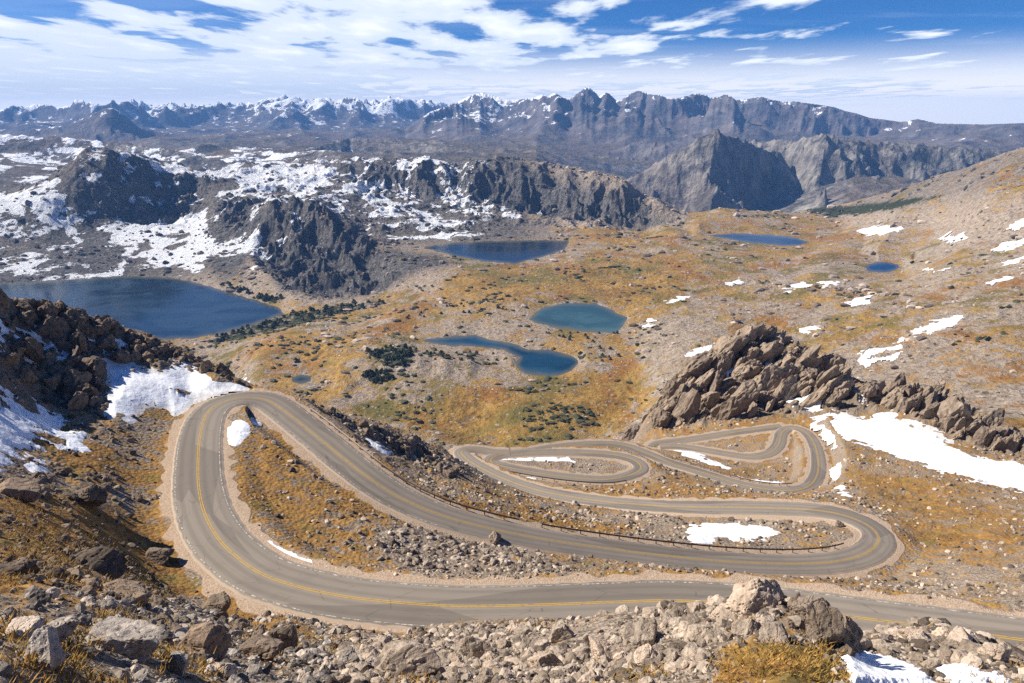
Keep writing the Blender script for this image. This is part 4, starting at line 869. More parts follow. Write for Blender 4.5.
FARP = [([(784, 288), (800, 284), (816, 283), (805, 287), (788, 291)], 'thin snow sliver on the tan slope left of the larger plateau patches'), ([(845, 303), (858, 298), (872, 296), (868, 303), (852, 307)], 'bright oblong snow patch in the middle of the tan plateau'), ([(860, 361), (880, 357), (896, 350), (904, 352), (890, 359), (868, 364)], 'lower of two parallel snow stripes above the outcrop'),
        ([(858, 353), (880, 347), (902, 341), (904, 346), (880, 352), (862, 356)], 'upper of two parallel snow stripes above the outcrop'), ([(911, 334), (930, 324), (955, 317), (962, 319), (940, 330), (918, 336)], 'long slanting snow patch on the right plateau'), ([(858, 231), (880, 227), (902, 228), (892, 233), (868, 235)], 'snow patch on the far plateau near the long dark lake'), ([(990, 249), (1010, 242), (1030, 238), (1030, 245), (1005, 251)], 'upper bright snow patch at the right edge of the plateau'),
        ([(1002, 262), (1024, 256), (1030, 258), (1030, 264), (1010, 264)], 'lower bright snow patch at the right edge of the plateau'), ([(684, 356), (694, 350), (715, 343), (710, 350), (695, 357)], 'snow patch beside the left shoulder of the outcrop'), ([(638, 326), (650, 320), (658, 321), (646, 327)], 'small snow patch on the bank right of the grey blue lake'), ([(982, 282), (1005, 276), (1012, 278), (995, 283)], 'small snow patch high on the right plateau'),
        ([(665, 300), (680, 295), (690, 296), (672, 302)], 'faint snow streak on the slope above the grey blue lake'), ([(725, 283), (738, 280), (744, 282), (730, 286)], 'tiny snow fleck in the centre of the tan slope'), ([(800, 330), (812, 326), (822, 327), (808, 333)], 'small snow patch directly behind the outcrop summit'), ([(820, 283), (842, 279), (838, 284), (824, 287)], 'small snow streak under the small tarn'), ([(925, 270), (945, 266), (950, 268), (932, 273)], 'narrow snow streak right of the small tarn'),
        ([(785, 402), (800, 399), (812, 404), (795, 408)], 'snow scrap at the upper edge of the switchback below the outcrop'), ([(1010, 227), (1030, 222), (1030, 226), (1014, 231)], 'far snow streak at the right edge above the plateau patches'), ([(940, 240), (960, 235), (966, 238), (948, 243)], 'far snow streak right of the tarn plateau')]
for px, l in FARP: sp(px, l, thick=1.0, soft=2.2, hole=.95, group='snow patches on the far plateau')

# ------------------------------------------------------------------ rocks
def ico(sub):
    bm = bmesh.new(); bmesh.ops.create_icosphere(bm, subdivisions=sub, radius=1)
    V = np.array([v.co[:] for v in bm.verts]); Fq = np.array([[v.index for v in f.verts] for f in bm.faces]); bm.free(); return V, Fq
ICO = {k: ico(k) for k in (1, 2, 3, 4, 5)}
def p3(V, f, seed):
    return perlin(V[:, 0] * f + V[:, 2] * f * .7, V[:, 1] * f - V[:, 2] * f * .6, seed) + perlin(V[:, 2] * f + 4, V[:, 0] * f - V[:, 1] * f * .5, seed + 1)
def rock_verts(sub, seed, dims=(1, .8, .65), cuts=13, rough=.05):
    g = np.random.default_rng(seed); V, Fq = ICO[sub]; V = V.copy()
    V = V * (1 + .16 * p3(V, 1.1, seed))[:, None]
    for _ in range(cuts):
        n = g.normal(size=3); n /= np.linalg.norm(n); d = g.uniform(.46, .84)
        s = V @ n; ex = np.maximum(s - d, 0); V -= ex[:, None] * n[None] * .93
    V += V / (np.linalg.norm(V, axis=1)[:, None] + 1e-6) * (rough * p3(V, 2.8, seed + 5) + rough * .5 * p3(V, 7, seed + 8))[:, None]
    if sub >= 3:
        for q_ in range(2):
            jn = p3(V, 1.3 + .9 * q_, seed + 21 + q_); V -= V * (.085 * np.exp(-(jn / .07) ** 2))[:, None]
    V *= np.array(dims); return V / np.abs(V[:, :2]).max(), Fq
def rotm(e): return np.array(Euler(e).to_matrix())
# named boulders of the foreground: (u, v of the base, width in photo units, dims, material, label)
HERO = [
 (125, 655, 64, (1, .8, .62), 'grey', 'large pale flat-topped boulder in the bottom left rubble'), (46, 668, 34, (1, .9, .95), 'grey', 'rounded upright boulder left of the large flat-topped one'), (22, 636, 42, (1, .8, .6), 'grey', 'pale boulder at the very left edge above the rubble'), (56, 641, 38, (1, .8, .6), 'grey', 'pale boulder second from the left edge in the rubble row'),
 (178, 671, 27, (1, .8, .75), 'grey', 'small block just right of the large flat-topped boulder'), (226, 677, 27, (1, .8, .7), 'pale', 'small tan block on the rubble near the bottom edge'), (98, 572, 62, (1, .7, .5), 'dark', 'dark low outcrop in the ochre grass at the left'), (122, 600, 55, (1, .7, .5), 'dark', 'dark blocky outcrop in the lower ochre grass'), (205, 655, 46, (1, .7, .62), 'dark', 'shadowed brown rock face above the bottom left rubble'), (262, 658, 44, (1, .8, .6), 'dark', 'dark rounded rock below the ochre grass bank'),
 (284, 652, 28, (.8, .8, 1), 'dark', 'dark upright rock beside the ochre grass bank'), (216, 615, 34, (1, .8, .85), 'dark', 'dark rock cluster beside the dirt shoulder of the road'), (414, 676, 58, (1, .55, .62), 'pale', 'long tilted slab below the road in the bottom centre'), (474, 660, 44, (1, .5, .7), 'pale', 'pointed leaning slab in the bottom centre rubble'), (606, 662, 46, (1, .8, .8), 'pale', 'angular grey block on the pale rubble mound'), (641, 645, 42, (1, .75, .72), 'pale', 'pale block near the crest of the rubble mound'), (648, 664, 34, (1, .8, .8), 'pale', 'shaded block below the pale block on the rubble mound'),
 (757, 608, 64, (1, .8, .78), 'pale', 'big standing boulder hiding part of the road'), (822, 640, 40, (.8, .8, 1.1), 'dark', 'dark craggy rock under the big standing boulder'), (803, 620, 36, (1, .8, .9), 'dark', 'brown rock right beside the big standing boulder'), (845, 650, 34, (.8, .8, 1), 'dark', 'shaded rock above the bottom right snow patch'), (746, 634, 30, (1, .8, .7), 'pale', 'pale tan block just below the big standing boulder'), (700, 640, 30, (1, .8, .6), 'pale', 'flat pale slab on top of the rubble mound'), (775, 640, 34, (1, .8, .7), 'pale', 'tan block between rubble and yellow grass'),
 (495, 541, 15, (1, .8, .8), 'pale', 'pale cube-like block on the talus between the roads'), (838, 526, 9, (.9, .8, 1), 'dark', 'lone dark boulder inside the right hairpin loop'), (915, 640, 26, (1, .8, .7), 'pale', 'pale rock on the small mound beside the lower right road'), (960, 645, 24, (1, .8, .7), 'pale', 'tan rock on the mound near the right edge'), (995, 660, 26, (1, .8, .7), 'pale', 'rubble block close to the right edge of the mound'), (560, 640, 30, (1, .8, .7), 'pale', 'rough pale block at the left end of the rubble mound'), (545, 670, 32, (1, .8, .7), 'pale', 'tan block low in the bottom centre rubble'),
 (350, 668, 30, (1, .8, .6), 'grey', 'grey block between grass bank and tilted slab'), (22, 575, 40, (1, .7, .5), 'dark', 'dark outcrop at the left edge of the ochre slope'), (160, 560, 36, (1, .7, .55), 'dark', 'dark ledge at the right end of the ochre slope'), (20, 500, 44, (1, .7, .6), 'dark', 'dark crag at the left edge above the ochre slope'), (90, 505, 30, (1, .7, .6), 'dark', 'brown ledge above the ochre slope'),
]
for k, (u, v, w, dims, mt, lab) in enumerate(HERO):
    p, r = ground_pt(u, v); dist = math.hypot(p.length, 0) * math.cos(R(12)); s = w / F * dist / 2
    V, Fq = rock_verts(5 if w > 24 else 4, 300 + k, dims, 15, .045)
    V = V @ rotm((random.uniform(-.15, .15), random.uniform(-.15, .15), random.uniform(-.4, .4))).T * s
    o = link('boulder', mesh_np('boulder', V, Fq, M[mt], attrs=dict(tone=np.full(len(V), rng.uniform(.3, .8))), smooth=False))
    o.location = p + Vector((0, 0, -V[:, 2].min() * .62)); tag(o, lab, 'boulder')
# solid bedrock standing out of the slopes: each body is one mass of leaning, jointed blocks
def inside(P, u, v):
    ins = False
    for (ax, ay), (bx, by) in zip(P, np.roll(P, -1, 0)):
        if (ay > v) != (by > v) and u < ax + (v - ay) * (bx - ax) / (by - ay): ins = not ins
    return ins
def bedrock(name, px, n, lo_px, hi_px, lean, mat, label, dims, sink=.25, edge=None, seed=0, stray=None, alone=False, zr=0.0, spread=.5):
    g = np.random.default_rng(seed); P = np.array(px, float); a, b = P.min(0), P.max(0); pcs, k = [], 0
    spots = [(u, v + 2.0) for u, v in (dens(edge, 8)[:, :2] if edge is not None else [])]
    while k < n + len(spots):
        if k < len(spots): u, v = spots[k]
        else:
            u, v = g.uniform(a[0], b[0]), g.uniform(a[1], b[1])
            if not inside(P, u, v): continue
        k += 1
        p, r = ground_pt(u, v); s = (lo_px + (hi_px - lo_px) * g.uniform() ** 2.2) / F * r / 2 * (.6 if k <= len(spots) else 1)
        V, Fq = rock_verts(4 if s * F / r > 4 else 3, int(g.integers(1e6)), (1, g.uniform(.5, .9), g.uniform(*dims)), 14, .08)
        V = V * s; V = V @ rotm((g.uniform(-.15, .15), 0, zr + g.uniform(-spread, spread))).T @ rotm((lean[0] + g.uniform(-.12, .12), lean[1] + g.uniform(-.15, .15), 0)).T
        V = V + np.array([p.x, p.y, p.z - V[:, 2].min() * sink])
        pcs.append((V, Fq, g.uniform(.38, .58), np.array([p.x, p.y, p.z]), s))
    C = np.array([q[3] for q in pcs]); D = np.linalg.norm(C[:, None] - C[None], axis=-1); rad = np.array([q[4] for q in pcs]); A = D < 1.05 * (rad[:, None] + rad[None])
    lab_ = np.arange(len(pcs))
    for _ in range(60):
        nl = np.where(A, lab_[None], len(pcs)).min(1)
        if (nl == lab_).all(): break
        lab_ = nl
    main = np.bincount(lab_).argmax()
    Vs, Fs, Ts, nv = [], [], [], 0
    for (V, Fq, tn, c, s_), l in zip(pcs, lab_):
        if l == main and not alone: Vs.append(V); Fs.append(Fq + nv); Ts.append(np.full(len(V), tn)); nv += len(V)
        else:
            o = link('rock_block', mesh_np('rock_block', V - c, Fq, M[mat], attrs=dict(tone=np.full(len(V), tn)), smooth=False)); o.location = c; tag(o, stray, 'rock', stray.replace('one of the ', ''))
    if alone: return
    V = np.concatenate(Vs); c = np.array([V[:, 0].mean(), V[:, 1].mean(), V[:, 2].min()])
    o = link(name, mesh_np(name, V - c, np.concatenate(Fs), M[mat], attrs=dict(tone=np.concatenate(Ts)), smooth=False)); o.location = c; tag(o, label, 'rock outcrop')
bedrock('rock_outcrop', [(626, 439), (645, 420), (665, 396), (692, 371), (722, 349), (755, 331), (790, 347), (825, 364), (850, 382), (840, 404), (800, 412), (740, 418), (690, 424)], 170, 6, 27, (.12, .55), 'crag', 'jagged brown rocky peak above the lower switchback', (1.1, 2.2), .28, [(632, 434), (650, 410), (690, 366), (720, 345), (755, 327), (795, 343), (830, 362), (855, 380)], 11, 'one of the brown blocks around the rocky peak', zr=.5)
bedrock('rock_outcrop', [(850, 386), (880, 392), (905, 390), (935, 394), (965, 416), (1000, 434), (1050, 446), (1040, 456), (1000, 450), (955, 436), (915, 418), (880, 406)], 95, 6, 24, (.1, .3), 'crag', 'row of reddish brown pinnacles above the long snow slope', (1.2, 2.2), .2, [(870, 388), (905, 388), (935, 391), (968, 414), (1000, 434), (1030, 444)], 12, 'one of the brown blocks around the pinnacle row', zr=.4)
bedrock('rock_outcrop', [(0, 303), (50, 310), (100, 322), (128, 345), (118, 362), (106, 368), (108, 390), (110, 412), (80, 410), (40, 390), (0, 375), (-30, 340)], 85, 9, 34, (.0, .25), 'dark', 'massive dark crag on the left ridge beside the snow bowl', (.6, 1.1), .05, [(-10, 297), (50, 305), (90, 317), (130, 331)], 13, 'one of the dark blocks lying around the left ridge crag', spread=3)
bedrock('rock_outcrop', [(130, 334), (170, 346), (210, 366), (245, 384), (225, 378), (190, 366), (150, 362), (120, 358)], 46, 7, 20, (.0, .2), 'dark', 'dark rocky crest directly above the snow bowl', (.6, 1.1), .05, [(130, 332), (190, 354), (220, 370), (248, 384)], 14, 'one of the dark blocks lying along the crest above the snow bowl', spread=3)
bedrock('rock_outcrop', [(305, 402), (350, 417), (410, 437), (445, 454), (462, 474), (445, 478), (405, 455), (350, 425)], 60, 5, 17, (.0, .2), 'dark', 'dark broken rock band along the slope above the diagonal road', (.5, .9), .25, None, 15, 'one of the dark rocks on the slope just above the diagonal road', True, spread=3)
bedrock('rock_outcrop', [(70, 555), (120, 562), (170, 590), (215, 610), (275, 640), (285, 655), (230, 655), (170, 630), (100, 600)], 40, 10, 30, (.0, .2), 'dark', 'dark shadowed ledges running through the ochre grass at lower left', (.4, .7), .35, None, 16, 'one of the dark ledges in the ochre grass at lower left', True, spread=3)
bedrock('rock_outcrop', [(20, 455), (70, 462), (130, 488), (160, 515), (120, 520), (60, 505), (10, 490)], 34, 6, 22, (.0, .2), 'dark', 'dark rock ledges between the ochre slope and the snow field at left', (.4, .7), .35, None, 17, 'one of the dark ledges between the ochre slope and the left snow field', True, spread=3)
bedrock('rock_outcrop', [(780, 606), (810, 608), (838, 630), (848, 658), (830, 655), (805, 640), (785, 630)], 22, 12, 30, (.0, .2), 'dark', 'dark fractured crag right beneath the big standing boulder', (.7, 1.2), .3, None, 18, 'one of the dark fractured blocks beneath the big standing boulder', True, spread=3)
# tussocks of ochre grass near the viewpoint
tv, tf = [], []
NTF = 30000; tth = rng.uniform(R(-44), R(44), NTF); tlr = rng.uniform(math.log(9), math.log(75), NTF)
tci, tri = np.searchsorted(TH, tth), np.searchsorted(LR, tlr); tx, ty = np.exp(tlr) * np.sin(tth), np.exp(tlr) * np.cos(tth)
tk = (GRASS[tri, tci] + .9 * fbm(tx, ty, 3, 4, 301) > .60) & (ROADD[tri, tci] > 2)
for q in np.flatnonzero(tk):
    r_ = math.exp(tlr[q]); z_ = zat(tx[q], ty[q]); hgt = (.05 + .07 * rng.uniform()) * (1 + r_ / 90)
    for b_ in range(7):
        a_ = rng.uniform(0, 6.28); w_ = .010 * (1 + r_ / 30); ox, oy = rng.normal(0, .09 * (1 + r_ / 40), 2); ln = rng.uniform(.5, 1.5) * hgt
        n_ = len(tv); ca, sa = math.cos(a_), math.sin(a_)
        tv += [(tx[q] + ox - sa * w_, ty[q] + oy + ca * w_, z_ - .02), (tx[q] + ox + sa * w_, ty[q] + oy - ca * w_, z_ - .02), (tx[q] + ox + ca * ln, ty[q] + oy + sa * ln, z_ + hgt * rng.uniform(.6, 1.1))]; tf.append((n_, n_ + 1, n_ + 2))
tag(link('grass', mesh_np('grass', tv, tf, M['grass'], smooth=False)), 'short ochre tussock grass on the near slopes', None, None, 'stuff')
# scattered rocks
NS = 150000
th = rng.uniform(R(-44), R(44), NS); lr = rng.uniform(math.log(9), math.log(400), NS)
ci_ = np.clip(np.searchsorted(TH, th), 0, NC - 1); ri_ = np.clip(np.searchsorted(LR, lr), 0, NR - 1)
snowm = np.zeros(X.shape, bool)
for px in SNOWP:
    q = poly_sd(on_ground(px), 0)
    if q: snowm[q[0], q[1]] |= q[2] > 1.5
xs, ys = np.exp(lr) * np.sin(th), np.exp(lr) * np.cos(th); rs_ = np.exp(lr)
cl = .5 + 1.1 * fbm(xs, ys, 9, 3, 201) 
prob = RUB[ri_, ci_] ** 1.3 * np.clip(cl, .03, 1) + CRAG[ri_, ci_] * .2
prob = prob * np.interp(rs_, [9, 60, 200, 400], [1, .9, .7, .35])
keep = (rng.uniform(size=NS) < prob) & (ROADD[ri_, ci_] > 1.6) & ~(snowm[ri_, ci_] & (rng.uniform(size=NS) > .03))
pxs = 1.5 * (1 - rng.uniform(size=NS)) ** (-1 / 1.75)                # long-tailed sizes
size = np.clip(pxs, 1.3, np.interp(rs_, [12, 40], [13, 13])) / F * rs_ * 1.1
big = np.interp(rs_, [9, 40, 100, 300], [.6, .7, 1.0, 1.5]) * 1
size = np.minimum(size, big * rng.uniform(.5, 1, NS)) * (.6 + .4 * RUB[ri_, ci_])
keep &= ~((ROADD[ri_, ci_] < 5) & (size > .35))
idx = np.flatnonzero(keep)
zs = np.array([zat(xs[i], ys[i]) for i in idx]); xs, ys, rs_, size, th, lr, ci_, ri_ = (a[idx] for a in (xs, ys, rs_, size, th, lr, ci_, ri_))
vis = (zs + size * .5) / rs_ >= TRUN[np.maximum(ri_ - 2, 0), ci_] - 1e-3
px_sz = size / rs_ * F * 2
inview = np.abs(th) < R(42)
rank = np.argsort(-(px_sz * vis * inview)); indiv = set(rank[:255].tolist())
vx = ys * CP - zs * SP; pu = 512 + F * xs / vx; pv = 341.5 - F * (ys * SP + zs * CP) / vx
VAR = {s: [rock_verts(s, 900 + 17 * s + k, (1, random.uniform(.65, .95), random.uniform(.5, .85)), 12, .05) for k in range(10)] for s in (1, 2, 3)}
RM = [{}, {}]
def zone(u, v):
    if u < 330 and v > 595: return 'one of the grey rubble blocks in the bottom left corner', 'grey rubble blocks bottom left', 'grey'
    if u < 205: return 'one of the dark angular rocks strewn on the left slope', 'dark rocks on the left slope', 'dark'
    if v > 590 and u < 845: return 'one of the pale angular blocks of the bottom centre rubble', 'pale rubble blocks bottom centre', 'pale'
    if v > 590: return 'one of the tan rubble rocks on the bottom right mound', 'tan rubble rocks bottom right', 'pale'
    if v > 515 and u < 600: return 'one of the pale talus blocks between the two nearer roads', 'talus blocks between the roads', 'pale'
    return 'one of the small rocks lying around the lower road bends', 'rocks around the lower bends', 'pale'
meshes = {}
bins = {}
for i in range(len(xs)):
    l, g, mt = zone(pu[i], pv[i])
    e = (rng.uniform(-.5, .5), rng.uniform(-.5, .5), rng.uniform(0, 6.28))
    if i in indiv:
        k = int(rng.integers(10)); kk = (k, mt)
        if kk not in meshes:
            V, Fq = rock_verts(4, 950 + k, (1, .8, .68), 13, .05); meshes[kk] = mesh_np('rock', V, Fq, M[mt], attrs=dict(tone=np.full(len(V), rng.uniform(.2, .9))), smooth=False)
        o = link('rock', meshes[kk]); o.location = (xs[i], ys[i], zs[i] + size[i] * .10); o.rotation_euler = e; o.scale = (size[i],) * 3
        tag(o, l, 'rock', g)
    else:
        s = 3 if px_sz[i] > 9 else (2 if px_sz[i] > 3.6 else 1)
        bins.setdefault((mt, s, int(rng.integers(10))), []).append((i, e))
acc = {}
for (mt, s, k), items in bins.items():
    V, Fq = VAR[s][k]; n = len(items); ii = np.array([a for a, _ in items])
    Rm = np.array([rotm(e) for _, e in items])
    W = np.einsum('nij,vj->nvi', Rm, V) * size[ii][:, None, None] + np.stack([xs[ii], ys[ii], zs[ii] + size[ii] * .06], -1)[:, None]
    tone = np.repeat(rng.uniform(0, 1, n)[:, None], len(V), 1)
    a = acc.setdefault(mt, [[], [], [], 0]); a[0].append(W.reshape(-1, 3)); a[1].append((Fq[None] + (np.arange(n) * len(V))[:, None, None]).reshape(-1, 3) + a[3]); a[2].append(tone.ravel()); a[3] += n * len(V)
for mt, (Vs, Fs, Ts, _) in acc.items():
    o = link('rubble', mesh_np('rubble', np.concatenate(Vs), np.concatenate(Fs), M[mt], attrs=dict(tone=np.concatenate(Ts)), smooth=False))
    tag(o, {'pale': 'loose pale rubble and stones spread over the hillside', 'grey': 'loose grey rubble in the bottom left corner', 'dark': 'loose dark rubble on the left slope'}[mt], None, None, 'stuff')
for u_, v_ in ((866, 258), (860, 262), (880, 258), (880, 252), (880, 267), (880, 275)): print('tarn', u_, v_, [round(float(q_), 1) for q_ in (ground_pt(u_, v_)[0].z, ground_pt(u_, v_)[1])])
print('rocks', len(xs), 'px>9', int((px_sz > 9).sum()))

# boulders and low shrubs strewn over the valley and the ridge, too many to count
NV = 60000
th = rng.uniform(R(-40), R(40), NV); lr = rng.uniform(math.log(560), math.log(2750), NV)
ci_ = np.searchsorted(TH, th); ri_ = np.searchsorted(LR, lr); rs_ = np.exp(lr); xs, ys = rs_ * np.sin(th), rs_ * np.cos(th)
g1 = fbm(xs, ys, 130, 4, 401); g2 = fbm(xs, ys, 90, 4, 411)
wet = np.zeros(X.shape, bool)
for a, b, dd in LAKED: wet[a, b] |= dd > -1
ok = ~wet[ri_, ci_]
clf = CLIFF[ri_, ci_]
pr = np.clip(.08 + 1.1 * g1 + .35 * (.55 - GRASS[ri_, ci_]) + .1 * clf, 0, .9)
kb = ok & (rng.uniform(size=NV) < pr * .5)
sz = np.clip(.75 * (1 - rng.uniform(size=NV)) ** (-1 / 1.9), .7, 4.0 - 1.4 * clf) / F * rs_
for nm, mt, sel, lab in (('boulder_field', 'pale', kb & (clf < .4), 'pale boulders strewn over the tundra valley'), ('cliff_rubble', 'cliffrock', kb & (clf >= .4), 'dark rocks sticking out of the snow on the cliff ridge')):
    Vs, Fs, Ts, nv = [], [], [], 0
    ii = np.flatnonzero(sel); kinds = rng.integers(0, 10, len(ii))
    for k in range(10):
        q = ii[kinds == k]
        if not len(q): continue
        V, Fq = VAR[1][k]; z_ = np.array([zat(xs[i], ys[i]) for i in q]); a_ = rng.uniform(0, 6.28, len(q)); ca, sa = np.cos(a_)[:, None], np.sin(a_)[:, None]
        W = np.stack([(V[None, :, 0] * ca - V[None, :, 1] * sa) * 1.3, V[None, :, 0] * sa + V[None, :, 1] * ca, np.broadcast_to(V[None, :, 2] * (1.25 if mt == 'cliffrock' else .9), (len(q), len(V)))], -1) * sz[q][:, None, None] + np.stack([xs[q], ys[q], z_ + sz[q] * .1], -1)[:, None]
        Vs.append(W.reshape(-1, 3)); Fs.append((Fq[None] + (np.arange(len(q)) * len(V))[:, None, None]).reshape(-1, 3) + nv); Ts.append(np.repeat(rng.uniform(0, 1, len(q)), len(V))); nv += len(q) * len(V)
    tag(link(nm, mesh_np(nm, np.concatenate(Vs), np.concatenate(Fs), M[mt], attrs=dict(tone=np.concatenate(Ts)), smooth=False)), lab, None, None, 'stuff')
ks = ok & (clf < .3) & (rng.uniform(size=NV) < np.clip(1.4 * g2 - .04 + .9 * SCRUB[ri_, ci_] - .25 * sstep(.1, .4, th), 0, .8) * .45)
Vs, Fs, nv = [], [], 0
V, Fq = ICO[1]
for i in np.flatnonzero(ks):
    s_ = rng.uniform(.7, 2.2) * (1 + rs_[i] / 1500); z_ = zat(xs[i], ys[i])
    W = V * (1 + .35 * rng.normal(size=(len(V), 1))) * s_ * np.array([1.5, 1.2, .75]) + np.array([xs[i], ys[i], z_ + s_ * .2]); Vs.append(W); Fs.append(Fq + nv); nv += len(V)
tag(link('low_shrubbery', mesh_np('low_shrubbery', np.concatenate(Vs), np.concatenate(Fs), M['shrub'], smooth=False)), 'low dark willow scrub dotted over the valley floor', None, None, 'stuff')

# ------------------------------------------------------------------ stunted conifers in the valley
def conifer(seed):
    g = np.random.default_rng(seed); V, Fq = [], []
    hgt = g.uniform(.75, 1.1)
    for k in range(150):
        h = g.uniform(.06, 1) ** .9 * hgt; rad = (.52 * (1 - h / hgt) ** .7 + .05) * g.uniform(.35, 1.1); a = g.uniform(0, 6.28)
        c = np.array([math.cos(a) * rad, math.sin(a) * rad, h]); s = g.uniform(.07, .15)
        d = np.array([math.cos(a), math.sin(a), g.uniform(-.5, .3)]) * s * 1.3; t = np.array([-math.sin(a), math.cos(a), g.uniform(-.3, .3)]) * s * .8
        b = len(V); V += [c - t - d * .4, c + d, c + t - d * .4, c + np.array([0, 0, s * .9])]; Fq += [[b, b + 1, b + 2], [b, b + 3, b + 1], [b + 2, b + 1, b + 3]]
    return np.array(V), np.array(Fq)
CON = [mesh_np('crown', *conifer(70 + k), M['needle'], smooth=False) for k in range(5)]
bm = bmesh.new(); bmesh.ops.create_cone(bm, segments=6, radius1=.06, radius2=.015, depth=.9, cap_ends=True)
for v in bm.verts: v.co.z += .4
TRK = bpy.data.meshes.new('trunk'); bm.to_mesh(TRK); bm.free(); TRK.materials.append(M['bark'])
CL = [([(365, 352), (392, 345), (417, 350), (412, 368), (385, 366)], 42, 7, 'stunted conifer in the dense thicket on the rocky knoll', 'conifers on the rocky knoll'), ([(356, 370), (385, 371), (396, 380), (370, 383)], 26, 6.5, 'stunted conifer in the lower thicket beside the rocky knoll', 'conifers below the rocky knoll'),
      ([(200, 340), (240, 330), (290, 312), (350, 303), (395, 301), (330, 316), (260, 333), (215, 345)], 75, 8, 'conifer in the dark belt along the shore of the left lake', 'conifers along the left lake'), ([(415, 350), (500, 354), (510, 362), (430, 360)], 24, 5, 'low conifer on the near bank of the narrow twin lake', 'conifers on the twin lake bank'),
      ([(225, 282), (250, 292), (285, 299), (268, 303), (235, 294)], 34, 9, 'conifer below the grey cliff at the end of the left lake', 'conifers below the cliff'), ([(530, 325), (600, 333), (625, 330), (600, 342), (560, 340)], 18, 4.5, 'low shrubby conifer between the two valley lakes', 'conifers between the lakes'), ([(440, 300), (520, 306), (480, 318), (400, 320)], 22, 5, 'scattered low conifer on the ochre valley floor', 'scattered valley conifers'), ([(580, 350), (640, 345), (600, 380)], 8, 5, 'low conifer right of the deep blue lake end', 'conifers right of the lake')]
for px, n, hgt, lab, grp in CL:
    P = np.array(px); lo, hi = P.min(0), P.max(0); k = 0; tries = 0
    while k < n and tries < 4000:
        tries += 1
        u, v = rng.uniform(lo[0], hi[0]), rng.uniform(lo[1], hi[1])
        ins = False
        for (ax, ay), (bx, by) in zip(P, np.roll(P, -1, 0)):
            if (ay > v) != (by > v) and u < ax + (v - ay) * (bx - ax) / (by - ay): ins = not ins
        if not ins: continue
        p, r = ground_pt(u, v)
        if r < 500: continue
        t = empty('conifer', p - Vector((0, 0, .2))); s = hgt * rng.uniform(.55, 1.15)
        t.scale = (s * 1.15, s * 1.15, s); t.rotation_euler = (0, 0, rng.uniform(0, 6.28)); tag(t, lab, 'conifer', grp)
        link('crown', CON[k % 5], t); link('trunk', TRK, t); k += 1

# ------------------------------------------------------------------ air
hz = NT('haze'); vol = hz.n('ShaderNodeVolumePrincipled')
vol.inputs['Color'].default_value = (.20, .46, 1.0, 1); vol.inputs['Density'].default_value = 5.0e-5; vol.inputs['Anisotropy'].default_value = .0
hz.lk(vol.outputs[0], hz.out.inputs['Volume'])
bm = bmesh.new(); bmesh.ops.create_cube(bm, size=1)
zmin, zmax = float(Z.min()) - 1, float(Z.max()) + 60
for v in bm.verts: v.co = Vector((v.co.x * 36000, v.co.y * 19000 + 9000, zmin if v.co.z < 0 else zmax))
me = bpy.data.meshes.new('haze'); bm.to_mesh(me); bm.free(); me.materials.append(hz.m); tag(link('haze', me), 'thin blue air between the viewpoint and the far mountains', None, None, 'stuff')

# ------------------------------------------------------------------ sky, sun, camera
w = bpy.data.worlds.new('World'); S.world = w; w.use_nodes = True
t = w.node_tree; t.nodes.clear()
wn = NT.__new__(NT); wn.t = t; wn.m = None; wn.out = t.nodes.new('ShaderNodeOutputWorld')
sky = wn.n('ShaderNodeTexSky', sky_type='NISHITA'); sky.sun_disc = False; sky.sun_elevation = SUN_EL; sky.sun_rotation = SUN_AZ; sky.altitude = 3300; sky.air_density = 1.0; sky.dust_density = .6; sky.ozone_density = 2.5
dirv = wn.n('ShaderNodeTexCoord').outputs['Generated']
sx = wn.n('ShaderNodeSeparateXYZ'); wn.lk(dirv, sx.inputs[0]); dx, dy, dz = sx.outputs
zc = wn.math('ADD', wn.math('MAXIMUM', dz, 0.0), .018)
px_, py_ = wn.math('DIVIDE', dx, zc), wn.math('DIVIDE', dy, zc)
cv = wn.n('ShaderNodeCombineXYZ'); wn.lk(px_, cv.inputs[0]); wn.lk(py_, cv.inputs[1]); cv.inputs[2].default_value = 3.7
n1 = wn.noise(wn.scl(cv.outputs[0], (1, .45, 1)), 1.3, 6, .54, .15); n2 = wn.noise(cv.outputs[0], .16, 3, .5); n3 = wn.noise(wn.scl(cv.outputs[0], (.45, 1, 1)), 1.1, 5, .6)
bias = wn.math('MULTIPLY', wn.math('SUBTRACT', dx, .10), -.26)                       # more cloud to the left
low = wn.step(dz, .10, .035)
cov = wn.math('ADD', wn.math('ADD', n1, wn.math('MULTIPLY', wn.math('SUBTRACT', n2, .5), .6)), bias)
cov = wn.math('ADD', cov, wn.math('MULTIPLY', low, .10))
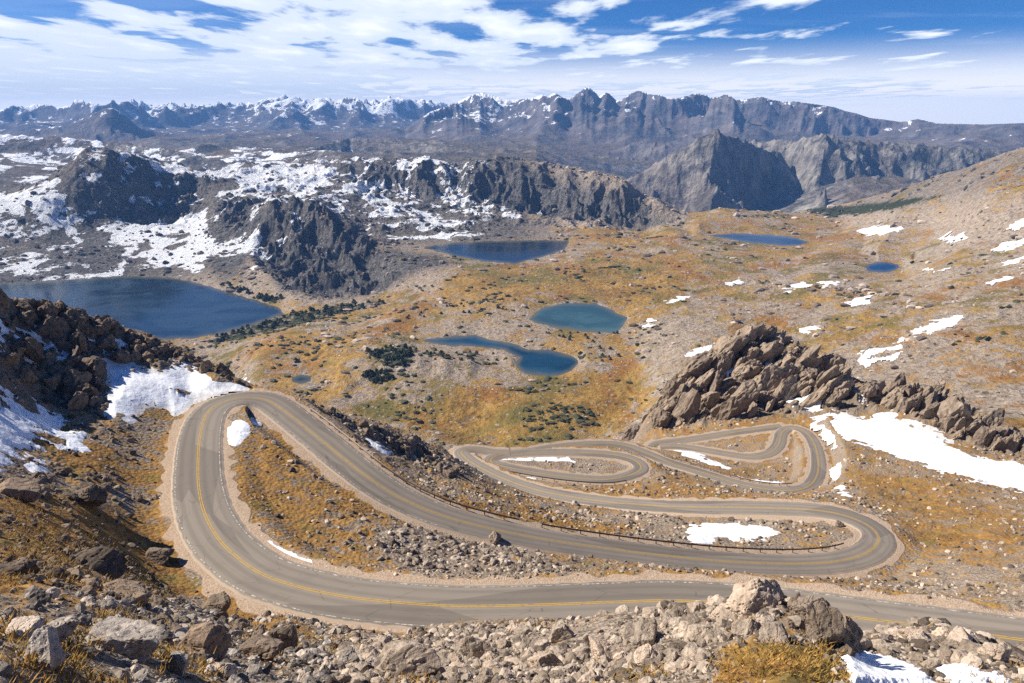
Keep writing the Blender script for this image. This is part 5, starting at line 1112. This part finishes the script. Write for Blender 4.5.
cov = wn.math('SUBTRACT', cov, wn.math('MULTIPLY', wn.step(dz, .13, .26), .6))
cm = wn.step(cov, .55, .66)
thin = wn.math('MULTIPLY', wn.step(wn.math('ADD', n3, bias), .42, .75), wn.math('ADD', .15, wn.math('MULTIPLY', low, .45)))
cm = wn.math('MAXIMUM', cm, thin)
cm = wn.math('MULTIPLY', cm, wn.step(dz, .006, .035)); band = wn.math('MULTIPLY', wn.step(dz, .10, .012), .88); cm = wn.math('MULTIPLY', cm, wn.step(dz, .32, .2))
skyc = wn.mix(1, sky.outputs[0], (.26, .70, 1.25), 'MULTIPLY')
cloudc = wn.mix(wn.step(n1, .52, .75), (11.0, 12.1, 13.8), (15.0, 15.3, 15.7))
bg = wn.n('ShaderNodeBackground'); wn.lk(wn.mix(cm, wn.mix(band, skyc, (23.0, 21.0, 18.5)), cloudc), bg.inputs[0]); bg.inputs[1].default_value = .048
wn.lk(bg.outputs[0], wn.out.inputs[0])
L = bpy.data.lights.new('sun', 'SUN'); L.energy = 5.0; L.angle = R(.5); L.color = (1, .925, .81)
lo = bpy.data.objects.new('sun', L); COL.objects.link(lo)
sd = Vector((math.sin(SUN_AZ) * math.cos(SUN_EL), math.cos(SUN_AZ) * math.cos(SUN_EL), math.sin(SUN_EL)))
lo.rotation_euler = sd.to_track_quat('Z', 'Y').to_euler()
cam = bpy.data.cameras.new('camera'); cam.lens = 24; cam.sensor_width = 36; cam.clip_start = .5; cam.clip_end = 60000
co = bpy.data.objects.new('camera', cam); COL.objects.link(co); co.rotation_euler = (math.pi / 2 - PITCH, 0, 0); S.camera = co
S.view_settings.view_transform = 'Standard'; S.view_settings.look = 'None'; S.view_settings.exposure = .74; S.view_settings.gamma = 1
S.render.engine = 'CYCLES'
cy = S.cycles; cy.max_bounces = 4; cy.diffuse_bounces = 2; cy.glossy_bounces = 2; cy.transmission_bounces = 2; cy.volume_bounces = 0
cy.use_denoising = False; cy.use_adaptive_sampling = False
cy.sample_clamp_indirect = 6
S.render.use_persistent_data = False
